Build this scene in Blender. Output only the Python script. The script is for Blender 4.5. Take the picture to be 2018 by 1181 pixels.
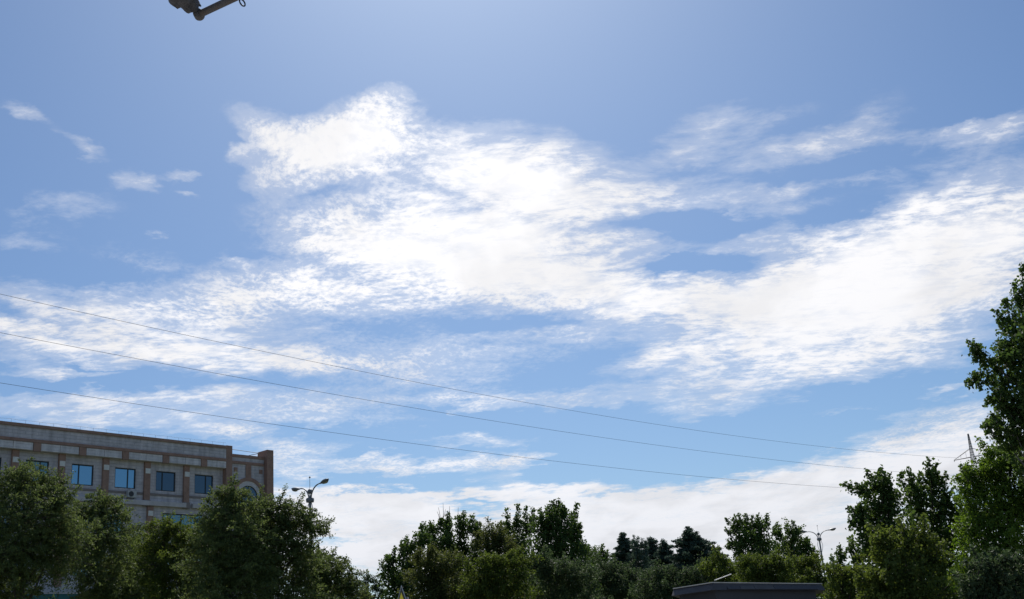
import bpy, math, random
import numpy as np
from mathutils import Vector, Matrix

scene = bpy.context.scene
for o in list(bpy.data.objects):
    bpy.data.objects.remove(o, do_unlink=True)
COL = scene.collection
rng = np.random.default_rng(7)
R_ = math.radians

# ------------------------------------------------------------------ camera
PITCH, ROLL, FPX, EYE = R_(18.2), R_(4.2), 2200.0, 1.6      # focal length in pixels of a 2018 wide frame
FWD = np.array([0, math.cos(PITCH), math.sin(PITCH)])
_r0 = np.array([1.0, 0, 0]); _u0 = np.array([0, -math.sin(PITCH), math.cos(PITCH)])
RIGHT = math.cos(ROLL) * _r0 - math.sin(ROLL) * _u0
UP = math.cos(ROLL) * _u0 + math.sin(ROLL) * _r0
cam_data = bpy.data.cameras.new('camera')
cam_data.sensor_fit = 'HORIZONTAL'; cam_data.sensor_width = 36.0
cam_data.lens = 36.0 * FPX / 2018.0
cam_data.clip_start = 0.05; cam_data.clip_end = 6000
cam = bpy.data.objects.new('camera', cam_data); COL.objects.link(cam)
m = Matrix(((RIGHT[0], UP[0], -FWD[0]), (RIGHT[1], UP[1], -FWD[1]), (RIGHT[2], UP[2], -FWD[2]))).to_4x4()
m.translation = (0, 0, EYE)
cam.matrix_world = m
scene.camera = cam


def at(px, py, y):
    """World point seen at (px, py) of the photograph, standing y metres in front of the camera."""
    d = FWD * FPX + RIGHT * (px - 1009.0) - UP * (py - 590.5)
    return np.array([0, 0, EYE]) + d * (y / d[1])


# ------------------------------------------------------------------ light
SUN_EL, SUN_AZ = R_(47), R_(-2)          # azimuth from +Y towards +X
scene.render.engine = 'CYCLES'
scene.view_settings.view_transform = 'Standard'
scene.view_settings.look = 'None'
scene.view_settings.gamma = 1.0
scene.view_settings.exposure = 0.0
scene.view_settings.use_curve_mapping = False
scene.cycles.use_denoising = True
scene.cycles.max_bounces = 6
scene.cycles.transparent_max_bounces = 8

CLOUDS = [  # azimuth, elevation, half width, half height (degrees), tilt, weight
    (-7.73,27.11,3.15,1.51,23.8,1),(-6.25,28.42,1.59,0.89,10.8,0.8),(-9.87,26.43,3.13,0.89,3.8,0.7),
    (-12.1,26.98,2.69,0.89,-19.2,0.75),(-14.43,25.67,1.11,0.42,0.8,0.6),(-13.07,24.76,1.11,0.68,15.8,0.65),
    (-10.74,24.23,1.96,0.89,10.8,0.5),(-8.19,26.05,3.7,1.09,10.8,0.9),(-2.5,26.01,4.88,1.3,-12.2,0.95),
    (2.35,25.57,4.86,1.17,-18.2,0.75),(0.28,24.82,4.56,0.78,-14.2,0.6),(-4.96,22.64,6.73,2.08,0.8,1),
    (0.06,22.12,6.17,2.34,-4.2,1.15),(-8.87,21.71,3.05,1.17,3.8,0.5),(1.26,19.82,6.64,1.56,-9.2,1.1),
    (-2.91,19.57,7.18,1.3,-16.2,0.7),(7.17,22.9,7.28,0.89,-8.2,0.85),(11.48,20.17,5.45,0.68,-9.2,0.6),
    (6.58,17.95,7.35,0.89,-7.2,1.1),(13.63,16.78,7.95,1.3,-0.2,0.95),(19.09,18.71,6.79,1.82,1.8,0.9),
    (23.87,18.03,5.05,2.08,9.8,1.1),(21.22,15.57,6.33,2.34,1.8,1),(15.66,14.96,6.76,1.82,-0.2,0.85),
    (10.7,14.59,5.29,1.17,9.8,0.75),(19.07,13.07,3.54,0.78,-0.2,0.55),(10.89,12.13,3.39,0.57,-0.2,0.8),
    (6.99,14.53,2.67,0.42,9.8,0.7),(3.65,15.89,1.62,0.21,-4.2,0.4),(3.67,13.36,1.6,0.26,-4.2,0.35),
    (12.58,13.21,5.21,0.65,-0.2,0.45),(8.63,21.31,3.32,0.68,-8.2,-1),(8.9,19.15,3.27,0.34,-2.2,-0.8),
    (-0.84,25.15,1.09,0.36,-14.2,-0.5),(-9.92,23.9,1.68,0.36,20.8,-0.4),(17.33,20.28,4.26,0.63,1.8,-0.5),
    (23.95,13.86,2.22,1.56,10.8,-0.25),(11.75,25.72,3.38,0.68,5.8,0.6),(16.4,23.99,4.1,0.63,4.8,0.75),
    (10.19,24.59,3.09,0.47,3.8,0.45),(15.58,22.31,2.17,0.29,1.8,0.5),(19.19,21.98,1.73,0.29,-1.2,0.6),
    (26.14,23,2.82,0.47,4.8,0.85),(21.02,23.43,2.93,0.36,-4.2,0.45),(19.52,25.02,2.17,0.63,-4.2,0.2),
    (24.25,22.12,3.1,0.94,0.8,0.32),(-25.69,26.99,1.16,0.36,-39.2,0.4),(-22.88,25.51,1.47,0.26,-18.2,0.55),
    (-19.99,24.09,1.08,0.42,3.8,0.62),(-17.74,24.59,0.82,0.18,5.8,0.4),(-17.45,23.74,0.6,0.16,-14.2,0.38),
    (-25.3,21.87,2.31,1.3,-4.2,0.33),(-22.73,22.92,2.1,0.65,-4.2,0.33),(-25.45,20.66,1.78,0.36,-4.2,0.42),
    (-18.62,21.58,0.48,0.18,-4.2,0.35),(-19.39,20.31,3.16,0.65,-4.2,0.26),(-14.26,20.44,1.08,0.21,-24.2,0.3),
    (-20.52,17.67,8.76,0.89,-6.2,0.9),(-13.2,18.42,6.97,0.94,3.8,0.85),(-9.49,18.84,4.89,0.89,-9.2,0.7),
    (-23.55,16.59,5.52,0.63,-6.2,0.85),(-17.02,16.14,7.02,0.68,-1.2,0.95),(-12.17,15.87,4.5,0.52,-2.2,0.7),
    (-4.21,15.86,6.48,0.89,-4.2,0.68),(-5.87,14.77,5.89,0.63,-6.2,0.6),(-23.69,15.09,2.24,0.21,3.8,0.7),
    (-24.52,17.24,3.25,0.26,-8.2,-0.7),(-25.09,15.56,1.48,0.26,-9.2,0.5),(-19.17,14.14,4.83,0.36,1.8,0.68),
    (-22.2,13.09,5.46,0.57,-4.2,0.66),(-16.21,13.2,5.65,0.73,-2.2,0.64),(-14.71,12.13,1.54,0.31,-4.2,0.6),
    (-10.9,13.6,5.78,0.57,-4.2,0.6),(-18.62,12.18,5.04,0.36,-4.2,0.5),(-8.59,12.45,4.2,0.36,-4.2,0.4),
    (0.44,13.1,3.46,0.42,-2.2,0.75),(-2.5,12.91,2.66,0.21,-6.2,0.45),(-7.05,19.09,5.47,0.52,-12.2,0.5),
    (-1.69,11.11,2.24,0.31,-1.2,0.9),(-6.07,9.89,4.68,0.42,-3.2,0.85),(-2.94,10.11,3.4,0.34,-4.2,0.7),
    (-0.07,9.87,1.57,0.47,-4.2,0.62),(-11.44,11.09,2.33,0.42,-0.2,0.72),(-12.08,10.06,1.28,0.78,-4.2,0.6),
    (15.75,10.86,1.52,0.16,-2.2,0.5),(21.53,10.97,1.48,0.21,-4.2,0.35),(-8.69,8.54,5.14,0.68,-6.2,1),
    (-10.23,7.24,5.08,1.04,-4.2,0.9),(-0.96,8.33,5.96,0.57,-6.2,1),(-5.68,6.99,10.76,1.56,-4.2,1.1),
    (4.4,7.42,5.66,0.68,-6.2,1),(10.51,7.37,6.6,1.04,-1.2,1.15),(16.21,7.64,6.46,0.94,-0.2,1.15),
    (21.42,9.17,4.14,0.89,3.8,1.2),(20.89,7.56,5.32,0.89,-4.2,1.1),(11.49,5.43,14.01,1.82,-4.2,1.15),
    (-1.2,4.96,22.9,2.08,-4.2,1),(-20.82,8.35,12.16,1.56,-4.2,0.5),(-2.81,7.9,2.84,0.29,-4.2,-2.2),
    (-10.11,6.75,2.28,0.26,3.8,-1.8),(-7.13,9.29,4.4,0.34,-2.2,-1.1),(-0.19,19.01,1.65,0.36,-24.2,-0.5),
    (-8.81,24.15,2.25,0.36,15.8,-0.2),(-3.2,23.99,1.98,0.42,-29.2,-0.5),(7.39,8.92,5.68,0.68,-2.2,-0.6),
    (5,8.25,1.55,0.23,-4.2,-0.5),(2.37,16.73,4.35,0.36,-4.2,-0.3),
]

world = bpy.data.worlds.new('World'); scene.world = world; world.use_nodes = True
world.cycles.sampling_method = 'MANUAL'; world.cycles.sample_map_resolution = 512
NT = world.node_tree; NT.nodes.clear()


def N(t, **kw):
    n = NT.nodes.new(t)
    for k, v in kw.items():
        setattr(n, k, v)
    return n


def put(sock, v):
    if isinstance(v, bpy.types.NodeSocket):
        NT.links.new(v, sock)
    else:
        sock.default_value = v


def M(op, a, b=None, c=None, clamp=False):
    n = N('ShaderNodeMath', operation=op, use_clamp=clamp)
    put(n.inputs[0], a)
    if b is not None: put(n.inputs[1], b)
    if c is not None: put(n.inputs[2], c)
    return n.outputs[0]


def VM(op, a, b=None):
    n = N('ShaderNodeVectorMath', operation=op)
    put(n.inputs[0], a)
    if b is not None: put(n.inputs[1], b)
    return n.outputs[0]


def XYZ(x, y, z=0.0):
    n = N('ShaderNodeCombineXYZ')
    put(n.inputs[0], x); put(n.inputs[1], y); put(n.inputs[2], z)
    return n.outputs[0]


def NOISE(vec, scale, detail, rough, lac=2.0, dist=0.0, color=False):
    n = N('ShaderNodeTexNoise', noise_dimensions='2D')
    put(n.inputs['Vector'], vec)
    n.inputs['Scale'].default_value = scale; n.inputs['Detail'].default_value = detail
    n.inputs['Roughness'].default_value = rough; n.inputs['Lacunarity'].default_value = lac
    n.inputs['Distortion'].default_value = dist
    return n.outputs['Color' if color else 'Fac']


def MAP(vec, loc=(0, 0, 0), rot=0.0, scl=(1, 1, 1), kind='TEXTURE'):
    n = N('ShaderNodeMapping', vector_type=kind)
    put(n.inputs[0], vec)
    n.inputs['Location'].default_value = loc
    n.inputs['Rotation'].default_value = (0, 0, rot)
    n.inputs['Scale'].default_value = scl
    return n.outputs[0]


def STEP(v, lo, hi, a=0.0, b=1.0):
    n = N('ShaderNodeMapRange', interpolation_type='SMOOTHSTEP')
    put(n.inputs[0], v)
    n.inputs[1].default_value = lo; n.inputs[2].default_value = hi
    n.inputs[3].default_value = a; n.inputs[4].default_value = b
    return n.outputs[0]


def build_sky():
    sky = N('ShaderNodeTexSky', sky_type='NISHITA')
    sky.sun_disc = False
    sky.sun_elevation = SUN_EL; sky.sun_rotation = SUN_AZ
    sky.altitude = 50; sky.air_density = 1.0; sky.dust_density = SKY_DUST; sky.ozone_density = 2.0
    tc = N('ShaderNodeTexCoord')
    sep = N('ShaderNodeSeparateXYZ'); NT.links.new(tc.outputs['Generated'], sep.inputs[0])
    x, y, z = sep.outputs
    az = M('MULTIPLY', M('ARCTAN2', x, y), 57.2958)
    el = M('MULTIPLY', M('ARCSINE', z), 57.2958)
    zz = M('ADD', M('MAXIMUM', z, 0.0), 0.09)
    P = XYZ(M('DIVIDE', x, zz), M('DIVIDE', y, zz))          # position on the cloud layer
    A = XYZ(az, el)
    # ragged edges: the layer is pushed about by slow and quick turbulence
    w1 = VM('SUBTRACT', NOISE(P, 1.6, 3, .55, color=True), (.5, .5, .5))
    w2 = VM('SUBTRACT', NOISE(P, 7.0, 5, .62, color=True), (.5, .5, .5))
    A = VM('ADD', A, VM('ADD', VM('MULTIPLY', w1, (4.0, 1.6, 0)), VM('MULTIPLY', w2, (3.0, 1.7, 0))))
    cov = None
    turned = {q: VM('ADD', MAP(A, rot=R_(-q), kind='POINT'), (0, 0, 0)) for q in (-30, -18, -10, -4, 2, 10, 18, 32)}
    for (ca, ce, rx, ry, rot, wt) in CLOUDS:
        q = min(turned, key=lambda k: abs(k - rot)); cq, sq = math.cos(R_(q)), math.sin(R_(q))
        ix, iy = 1 / (rx * 1.6), 1 / (ry * 1.7)
        v = N('ShaderNodeVectorMath', operation='MULTIPLY_ADD')
        put(v.inputs[0], turned[q]); v.inputs[1].default_value = (ix, iy, 0)
        v.inputs[2].default_value = (-(cq * ca + sq * ce) * ix, -(cq * ce - sq * ca) * iy, 0)
        ln = N('ShaderNodeVectorMath', operation='LENGTH'); put(ln.inputs[0], v.outputs[0])
        cov = M('MULTIPLY_ADD', M('SUBTRACT', 1.0, ln.outputs['Value'], clamp=True), wt, cov if cov is not None else 0.0)
    # the same kind of cloud goes on all round, outside the part of the sky described above
    outside = M('SUBTRACT', 1.0, M('MULTIPLY', STEP(M('ABSOLUTE', az), 27, 40, 1, 0), STEP(el, 33, 44, 1, 0)))
    gen = STEP(NOISE(P, .75, 4, .55), .46, .72, 0, 1.0)
    cov = M('ADD', cov, M('MULTIPLY', outside, gen))
    cov = M('MINIMUM', M('MAXIMUM', cov, 0.0), 1.7)
    # grain: broad folds, rounded cells and fine streaks
    Pw = VM('ADD', P, VM('MULTIPLY', w1, (.16, .16, 0)))
    folds = NOISE(MAP(Pw, rot=R_(-18), scl=(.7, .8, 1), kind='POINT'), 4.4, 5, .58)
    kind = STEP(NOISE(P, .85, 2, .5), .38, .54)                       # drawn out here, curdled there
    cells = NOISE(MAP(Pw, rot=R_(14), scl=(.78, 1.0, 1), kind='POINT'), 13.0, 5, .64)
    streak = NOISE(MAP(Pw, rot=R_(10), scl=(.52, 1.0, 1), kind='POINT'), 36.0, 6, .72)
    curd = NOISE(MAP(Pw, rot=R_(-30), scl=(1.0, .8, 1), kind='POINT'), 62.0, 5, .66)
    fine = M('MULTIPLY_ADD', M('SUBTRACT', curd, streak), kind, streak)
    near_horizon = STEP(el, 5, 14, 1, 0)
    t = M('MULTIPLY_ADD', M('SUBTRACT', folds, .5), 1.25, cov)
    te = M('MULTIPLY_ADD', M('SUBTRACT', cells, .5), M('MULTIPLY_ADD', near_horizon, -.1, .6), t)
    te = M('MULTIPLY_ADD', M('SUBTRACT', fine, .5), M('MULTIPLY_ADD', near_horizon, -.2, .62), te)
    te = M('MULTIPLY', te, STEP(cov, .0, .25))
    body = STEP(te, .06, 1.32)
    tex = STEP(M('MULTIPLY_ADD', fine, .5, M('MULTIPLY', cells, .5)), .36, .60)
    core = STEP(t, .95, 2.0, 0, .95)
    hole = M('MULTIPLY', M('MULTIPLY', M('SUBTRACT', 1.0, tex), M('SUBTRACT', 1.0, core)), M('MULTIPLY_ADD', near_horizon, -.28, .60))
    dens = M('MULTIPLY', body, M('SUBTRACT', 1.0, hole))
    veil = M('MULTIPLY', STEP(te, .0, .6), .26)                     # thin milky film round the clouds
    dens = M('MINIMUM', M('MAXIMUM', dens, veil), .97)
    # light: brightest towards the sun, greyer folds and greyer towards the horizon
    sd = (math.sin(SUN_AZ) * math.cos(SUN_EL), math.cos(SUN_AZ) * math.cos(SUN_EL), math.sin(SUN_EL))
    dp = N('ShaderNodeVectorMath', operation='DOT_PRODUCT')
    NT.links.new(tc.outputs['Generated'], dp.inputs[0]); dp.inputs[1].default_value = sd
    glow = STEP(dp.outputs['Value'], .62, .96, 0.0, 1.0)
    thick = STEP(NOISE(MAP(Pw, scl=(1, .5, 1), kind='POINT'), 3.1, 5, .55), .34, .62, .87, 1.0)
    grey = STEP(el, 3.0, 11.0, .96, 1.0)
    lum = M('MULTIPLY', M('MULTIPLY', thick, grey), M('MULTIPLY_ADD', glow, CLOUD_GLOW, CLOUD_LUM))
    tint = N('ShaderNodeMix', data_type='RGBA')
    put(tint.inputs[0], STEP(el, 3, 20)); tint.inputs[6].default_value = (.955, .965, 1.02, 1); tint.inputs[7].default_value = (1, .99, 1, 1)
    ccol = VM('SCALE', tint.outputs[2]); put(ccol.node.inputs['Scale'], lum)
    hsv = N('ShaderNodeHueSaturation'); NT.links.new(sky.outputs[0], hsv.inputs['Color'])
    hsv.inputs['Saturation'].default_value = SKY_SAT; hsv.inputs['Value'].default_value = SKY_VAL; hsv.inputs['Hue'].default_value = SKY_HUE
    skyc = VM('MULTIPLY', hsv.outputs[0], SKY_TINT)
    mix = N('ShaderNodeMix', data_type='RGBA')
    put(mix.inputs[0], dens); put(mix.inputs[6], skyc); put(mix.inputs[7], ccol)
    bg = N('ShaderNodeBackground'); put(bg.inputs[0], mix.outputs[2]); bg.inputs[1].default_value = SKY_STRENGTH
    out = N('ShaderNodeOutputWorld'); NT.links.new(bg.outputs[0], out.inputs[0])


SKY_STRENGTH = 0.072
SKY_TINT = (.80, .99, 1.18)
SKY_DUST, SKY_SAT, SKY_VAL, SKY_HUE = .78, 1.07, 1.0, 0.5
CLOUD_LUM, CLOUD_GLOW = 11.9, 3.2          # radiance before the strength above
build_sky()

sun_data = bpy.data.lights.new('sun', 'SUN')
sun_data.energy = 4.6; sun_data.angle = R_(0.53); sun_data.color = (1.0, .95, .87)
sun = bpy.data.objects.new('sun', sun_data); COL.objects.link(sun)
sun.location = (0, 60, 80)
sun.rotation_euler = Vector((-math.sin(SUN_AZ) * math.cos(SUN_EL), -math.cos(SUN_AZ) * math.cos(SUN_EL), -math.sin(SUN_EL))).to_track_quat('-Z', 'Y').to_euler()


# ------------------------------------------------------------------ helpers
def tag(o, label=None, cat=None, group=None, kind=None):
    if label: o['label'] = label
    if cat: o['category'] = cat
    if group: o['group'] = group
    if kind: o['kind'] = kind
    return o


def empty(name, loc=(0, 0, 0), rz=0.0):
    o = bpy.data.objects.new(name, None)
    o.empty_display_size = .3
    o.location = tuple(float(v) for v in loc); o.rotation_euler = (0, 0, rz)
    COL.objects.link(o)
    return o


class MB:
    """Collects shapes into one mesh."""
    def __init__(self):
        self.v, self.f = [], []

    def add(self, verts, faces):
        b = len(self.v)
        self.v += [tuple(float(c) for c in p) for p in verts]
        self.f += [tuple(b + i for i in q) for q in faces]
        return self

    def box(self, x0, x1, y0, y1, z0, z1):
        v = [(x, y, z) for z in (z0, z1) for y in (y0, y1) for x in (x0, x1)]
        return self.add(v, [(0, 2, 3, 1), (4, 5, 7, 6), (0, 1, 5, 4), (2, 6, 7, 3), (0, 4, 6, 2), (1, 3, 7, 5)])

    def tube(self, pts, rad, sides=6, caps=True):
        pts = [np.array(p, float) for p in pts]
        n = len(pts)
        rad = [rad] * n if np.isscalar(rad) else list(rad)
        ref = np.array([0.31, 0.95, 0.07])
        vs, fs = [], []
        for i, p in enumerate(pts):
            t = pts[min(i + 1, n - 1)] - pts[max(i - 1, 0)]
            t = t / (np.linalg.norm(t) + 1e-9)
            a = np.cross(t, ref)
            if np.linalg.norm(a) < .05: a = np.cross(t, (1, 0, 0))
            a /= np.linalg.norm(a); b = np.cross(t, a)
            for k in range(sides):
                an = 2 * math.pi * k / sides
                vs.append(p + rad[i] * (math.cos(an) * a + math.sin(an) * b))
        for i in range(n - 1):
            for k in range(sides):
                k2 = (k + 1) % sides
                fs.append((i * sides + k, i * sides + k2, (i + 1) * sides + k2, (i + 1) * sides + k))
        if caps:
            fs.append(tuple(range(sides - 1, -1, -1))); fs.append(tuple((n - 1) * sides + k for k in range(sides)))
        return self.add(vs, fs)

    def lathe(self, prof, sides=12, at_=(0, 0, 0)):
        vs, fs = [], []
        for r, z in prof:
            for k in range(sides):
                an = 2 * math.pi * k / sides
                vs.append((at_[0] + r * math.cos(an), at_[1] + r * math.sin(an), at_[2] + z))
        for i in range(len(prof) - 1):
            for k in range(sides):
                k2 = (k + 1) % sides
                fs.append((i * sides + k, i * sides + k2, (i + 1) * sides + k2, (i + 1) * sides + k))
        fs.append(tuple(range(sides - 1, -1, -1))); fs.append(tuple((len(prof) - 1) * sides + k for k in range(sides)))
        return self.add(vs, fs)

    def prism(self, poly, y0, y1):
        """Outline in x, z pushed from y0 to y1 (outline runs clockwise seen from -y or not: both sides are closed)."""
        n = len(poly)
        v = [(x, y0, z) for x, z in poly] + [(x, y1, z) for x, z in poly]
        f = [tuple(range(n)), tuple(range(2 * n - 1, n - 1, -1))]
        f += [(i, n + i, n + (i + 1) % n, (i + 1) % n) for i in range(n)]
        return self.add(v, f)

    def build(self, name, mat, parent=None, smooth=False, bevel=0.0):
        me = bpy.data.meshes.new(name)
        me.from_pydata(self.v, [], self.f); me.update()
        if smooth:
            me.polygons.foreach_set('use_smooth', [True] * len(me.polygons))
        me.materials.append(mat)
        o = bpy.data.objects.new(name, me); COL.objects.link(o)
        if parent is not None: o.parent = parent
        if bevel:
            b = o.modifiers.new('bevel', 'BEVEL'); b.width = bevel; b.segments = 2; b.limit_method = 'ANGLE'
        return o


def copy_tree(o, parent=None):
    c = o.copy(); COL.objects.link(c); c.parent = parent
    for ch in list(o.children):
        copy_tree(ch, c)
    return c


# ------------------------------------------------------------------ materials
def material(name, color, rough=.6, var=.25, scale=6.0, metal=0.0, spec=.4, bump=0.0, bump_scale=40.0, color2=None, stretch=(1, 1, 1)):
    """Principled colour broken by two sizes of noise (grain and stains)."""
    mt = bpy.data.materials.new(name); mt.use_nodes = True
    t = mt.node_tree; b = t.nodes['Principled BSDF']
    b.inputs['Roughness'].default_value = rough; b.inputs['Metallic'].default_value = metal
    b.inputs['Specular IOR Level'].default_value = spec
    tc = t.nodes.new('ShaderNodeTexCoord')
    mp = t.nodes.new('ShaderNodeMapping'); mp.inputs['Scale'].default_value = stretch
    t.links.new(tc.outputs['Object'], mp.inputs[0])
    n1 = t.nodes.new('ShaderNodeTexNoise'); n1.inputs['Scale'].default_value = scale; n1.inputs['Detail'].default_value = 6
    n1.inputs['Roughness'].default_value = .65
    t.links.new(mp.outputs[0], n1.inputs['Vector'])
    cr = t.nodes.new('ShaderNodeValToRGB')
    c2 = color2 or tuple(c * (1 - var) for c in color); c3 = tuple(min(1, c * (1 + var * .6)) for c in color)
    cr.color_ramp.elements[0].position = .3; cr.color_ramp.elements[0].color = (*c2, 1)
    cr.color_ramp.elements[1].position = .7; cr.color_ramp.elements[1].color = (*c3, 1)
    e = cr.color_ramp.elements.new(.5); e.color = (*color, 1)
    t.links.new(n1.outputs['Fac'], cr.inputs[0]); t.links.new(cr.outputs[0], b.inputs['Base Color'])
    if bump:
        n2 = t.nodes.new('ShaderNodeTexNoise'); n2.inputs['Scale'].default_value = bump_scale; n2.inputs['Detail'].default_value = 4
        t.links.new(tc.outputs['Object'], n2.inputs['Vector'])
        bp = t.nodes.new('ShaderNodeBump'); bp.inputs['Strength'].default_value = bump; bp.inputs['Distance'].default_value = .02
        t.links.new(n2.outputs['Fac'], bp.inputs['Height']); t.links.new(bp.outputs[0], b.inputs['Normal'])
    return mt


def stone_material(name, color, course=.28, joint=.03, length=1.1):
    """Cut stone cladding in courses too fine to pick apart at this distance: colour by block, relief at the joints."""
    mt = material(name, color, .75, .18, 2.2, bump=.15)
    t = mt.node_tree; b = t.nodes['Principled BSDF']
    tc = [n for n in t.nodes if n.type == 'TEX_COORD'][0]
    sp = t.nodes.new('ShaderNodeSeparateXYZ'); t.links.new(tc.outputs['Object'], sp.inputs[0])
    cb = t.nodes.new('ShaderNodeCombineXYZ'); t.links.new(sp.outputs[0], cb.inputs[0]); t.links.new(sp.outputs[2], cb.inputs[1])
    br = t.nodes.new('ShaderNodeTexBrick'); t.links.new(cb.outputs[0], br.inputs['Vector'])
    br.inputs['Scale'].default_value = 1.0; br.inputs['Brick Width'].default_value = length; br.inputs['Row Height'].default_value = course
    br.inputs['Mortar Size'].default_value = joint; br.inputs['Mortar Smooth'].default_value = .3
    br.inputs['Color1'].default_value = (.93, .93, .93, 1); br.inputs['Color2'].default_value = (1.05, 1.04, 1.03, 1); br.inputs['Mortar'].default_value = (.82, .82, .82, 1)
    ramp = [n for n in t.nodes if n.type == 'VALTORGB'][0]
    mx = t.nodes.new('ShaderNodeMix'); mx.data_type = 'RGBA'; mx.blend_type = 'MULTIPLY'; mx.inputs[0].default_value = 1
    t.links.new(ramp.outputs[0], mx.inputs[6]); t.links.new(br.outputs['Color'], mx.inputs[7])
    mp2 = t.nodes.new('ShaderNodeMapping'); mp2.inputs['Scale'].default_value = (2.2, 2.2, .16); t.links.new(tc.outputs['Object'], mp2.inputs[0])
    st = t.nodes.new('ShaderNodeTexNoise'); st.inputs['Scale'].default_value = 1.0; st.inputs['Detail'].default_value = 5; t.links.new(mp2.outputs[0], st.inputs['Vector'])
    sr = t.nodes.new('ShaderNodeMapRange'); sr.inputs[1].default_value = .36; sr.inputs[2].default_value = .6; sr.inputs[3].default_value = .80; sr.inputs[4].default_value = 1.04
    t.links.new(st.outputs['Fac'], sr.inputs[0])
    mx2 = t.nodes.new('ShaderNodeMix'); mx2.data_type = 'RGBA'; mx2.blend_type = 'MULTIPLY'; mx2.inputs[0].default_value = 1
    t.links.new(mx.outputs[2], mx2.inputs[6]); t.links.new(sr.outputs[0], mx2.inputs[7])     # rain streaks
    t.links.new(mx2.outputs[2], b.inputs['Base Color'])
    bp = [n for n in t.nodes if n.type == 'BUMP'][0]
    b2 = t.nodes.new('ShaderNodeBump'); b2.invert = True; b2.inputs['Strength'].default_value = .6; b2.inputs['Distance'].default_value = .02
    t.links.new(br.outputs['Fac'], b2.inputs['Height']); t.links.new(bp.outputs[0], b2.inputs['Normal']); t.links.new(b2.outputs[0], b.inputs['Normal'])
    return mt


def glass_material(name, tint, reflect, rough=.03):
    """Coated window glass: a dark body and a strong mirror film."""
    mt = bpy.data.materials.new(name); mt.use_nodes = True
    t = mt.node_tree; b = t.nodes['Principled BSDF']; out = t.nodes['Material Output']
    b.inputs['Base Color'].default_value = (.012, .016, .02, 1); b.inputs['Roughness'].default_value = .08
    gl = t.nodes.new('ShaderNodeBsdfGlossy'); gl.inputs['Color'].default_value = (*tint, 1); gl.inputs['Roughness'].default_value = rough
    tc = t.nodes.new('ShaderNodeTexCoord'); n = t.nodes.new('ShaderNodeTexNoise'); n.inputs['Scale'].default_value = .9
    t.links.new(tc.outputs['Object'], n.inputs['Vector'])
    bp = t.nodes.new('ShaderNodeBump'); bp.inputs['Strength'].default_value = .05; bp.inputs['Distance'].default_value = .05
    t.links.new(n.outputs['Fac'], bp.inputs['Height']); t.links.new(bp.outputs[0], gl.inputs['Normal'])
    mx = t.nodes.new('ShaderNodeMixShader'); mx.inputs[0].default_value = reflect
    t.links.new(b.outputs[0], mx.inputs[1]); t.links.new(gl.outputs[0], mx.inputs[2]); t.links.new(mx.outputs[0], out.inputs[0])
    return mt


def leaf_material(name, dark, light, trans=.38, gloss=.14):
    """Leaves: colour drawn leaf by leaf, some light through the blade, a waxy sheen."""
    mt = bpy.data.materials.new(name); mt.use_nodes = True
    t = mt.node_tree; b = t.nodes['Principled BSDF']; out = t.nodes['Material Output']
    at_ = t.nodes.new('ShaderNodeAttribute'); at_.attribute_name = 'leaf_tone'
    cr = t.nodes.new('ShaderNodeValToRGB')
    cr.color_ramp.elements[0].color = (*dark, 1); cr.color_ramp.elements[1].color = (*light, 1)
    t.links.new(at_.outputs['Fac'], cr.inputs[0]); t.links.new(cr.outputs[0], b.inputs['Base Color'])
    b.inputs['Roughness'].default_value = .65; b.inputs['Specular IOR Level'].default_value = gloss
    tr = t.nodes.new('ShaderNodeBsdfTranslucent')
    hs = t.nodes.new('ShaderNodeHueSaturation'); hs.inputs['Hue'].default_value = .485; hs.inputs['Saturation'].default_value = 1.15; hs.inputs['Value'].default_value = 1.5
    t.links.new(cr.outputs[0], hs.inputs['Color']); t.links.new(hs.outputs[0], tr.inputs['Color'])
    mx = t.nodes.new('ShaderNodeMixShader'); mx.inputs[0].default_value = trans
    t.links.new(b.outputs[0], mx.inputs[1]); t.links.new(tr.outputs[0], mx.inputs[2]); t.links.new(mx.outputs[0], out.inputs[0])
    return mt


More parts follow.
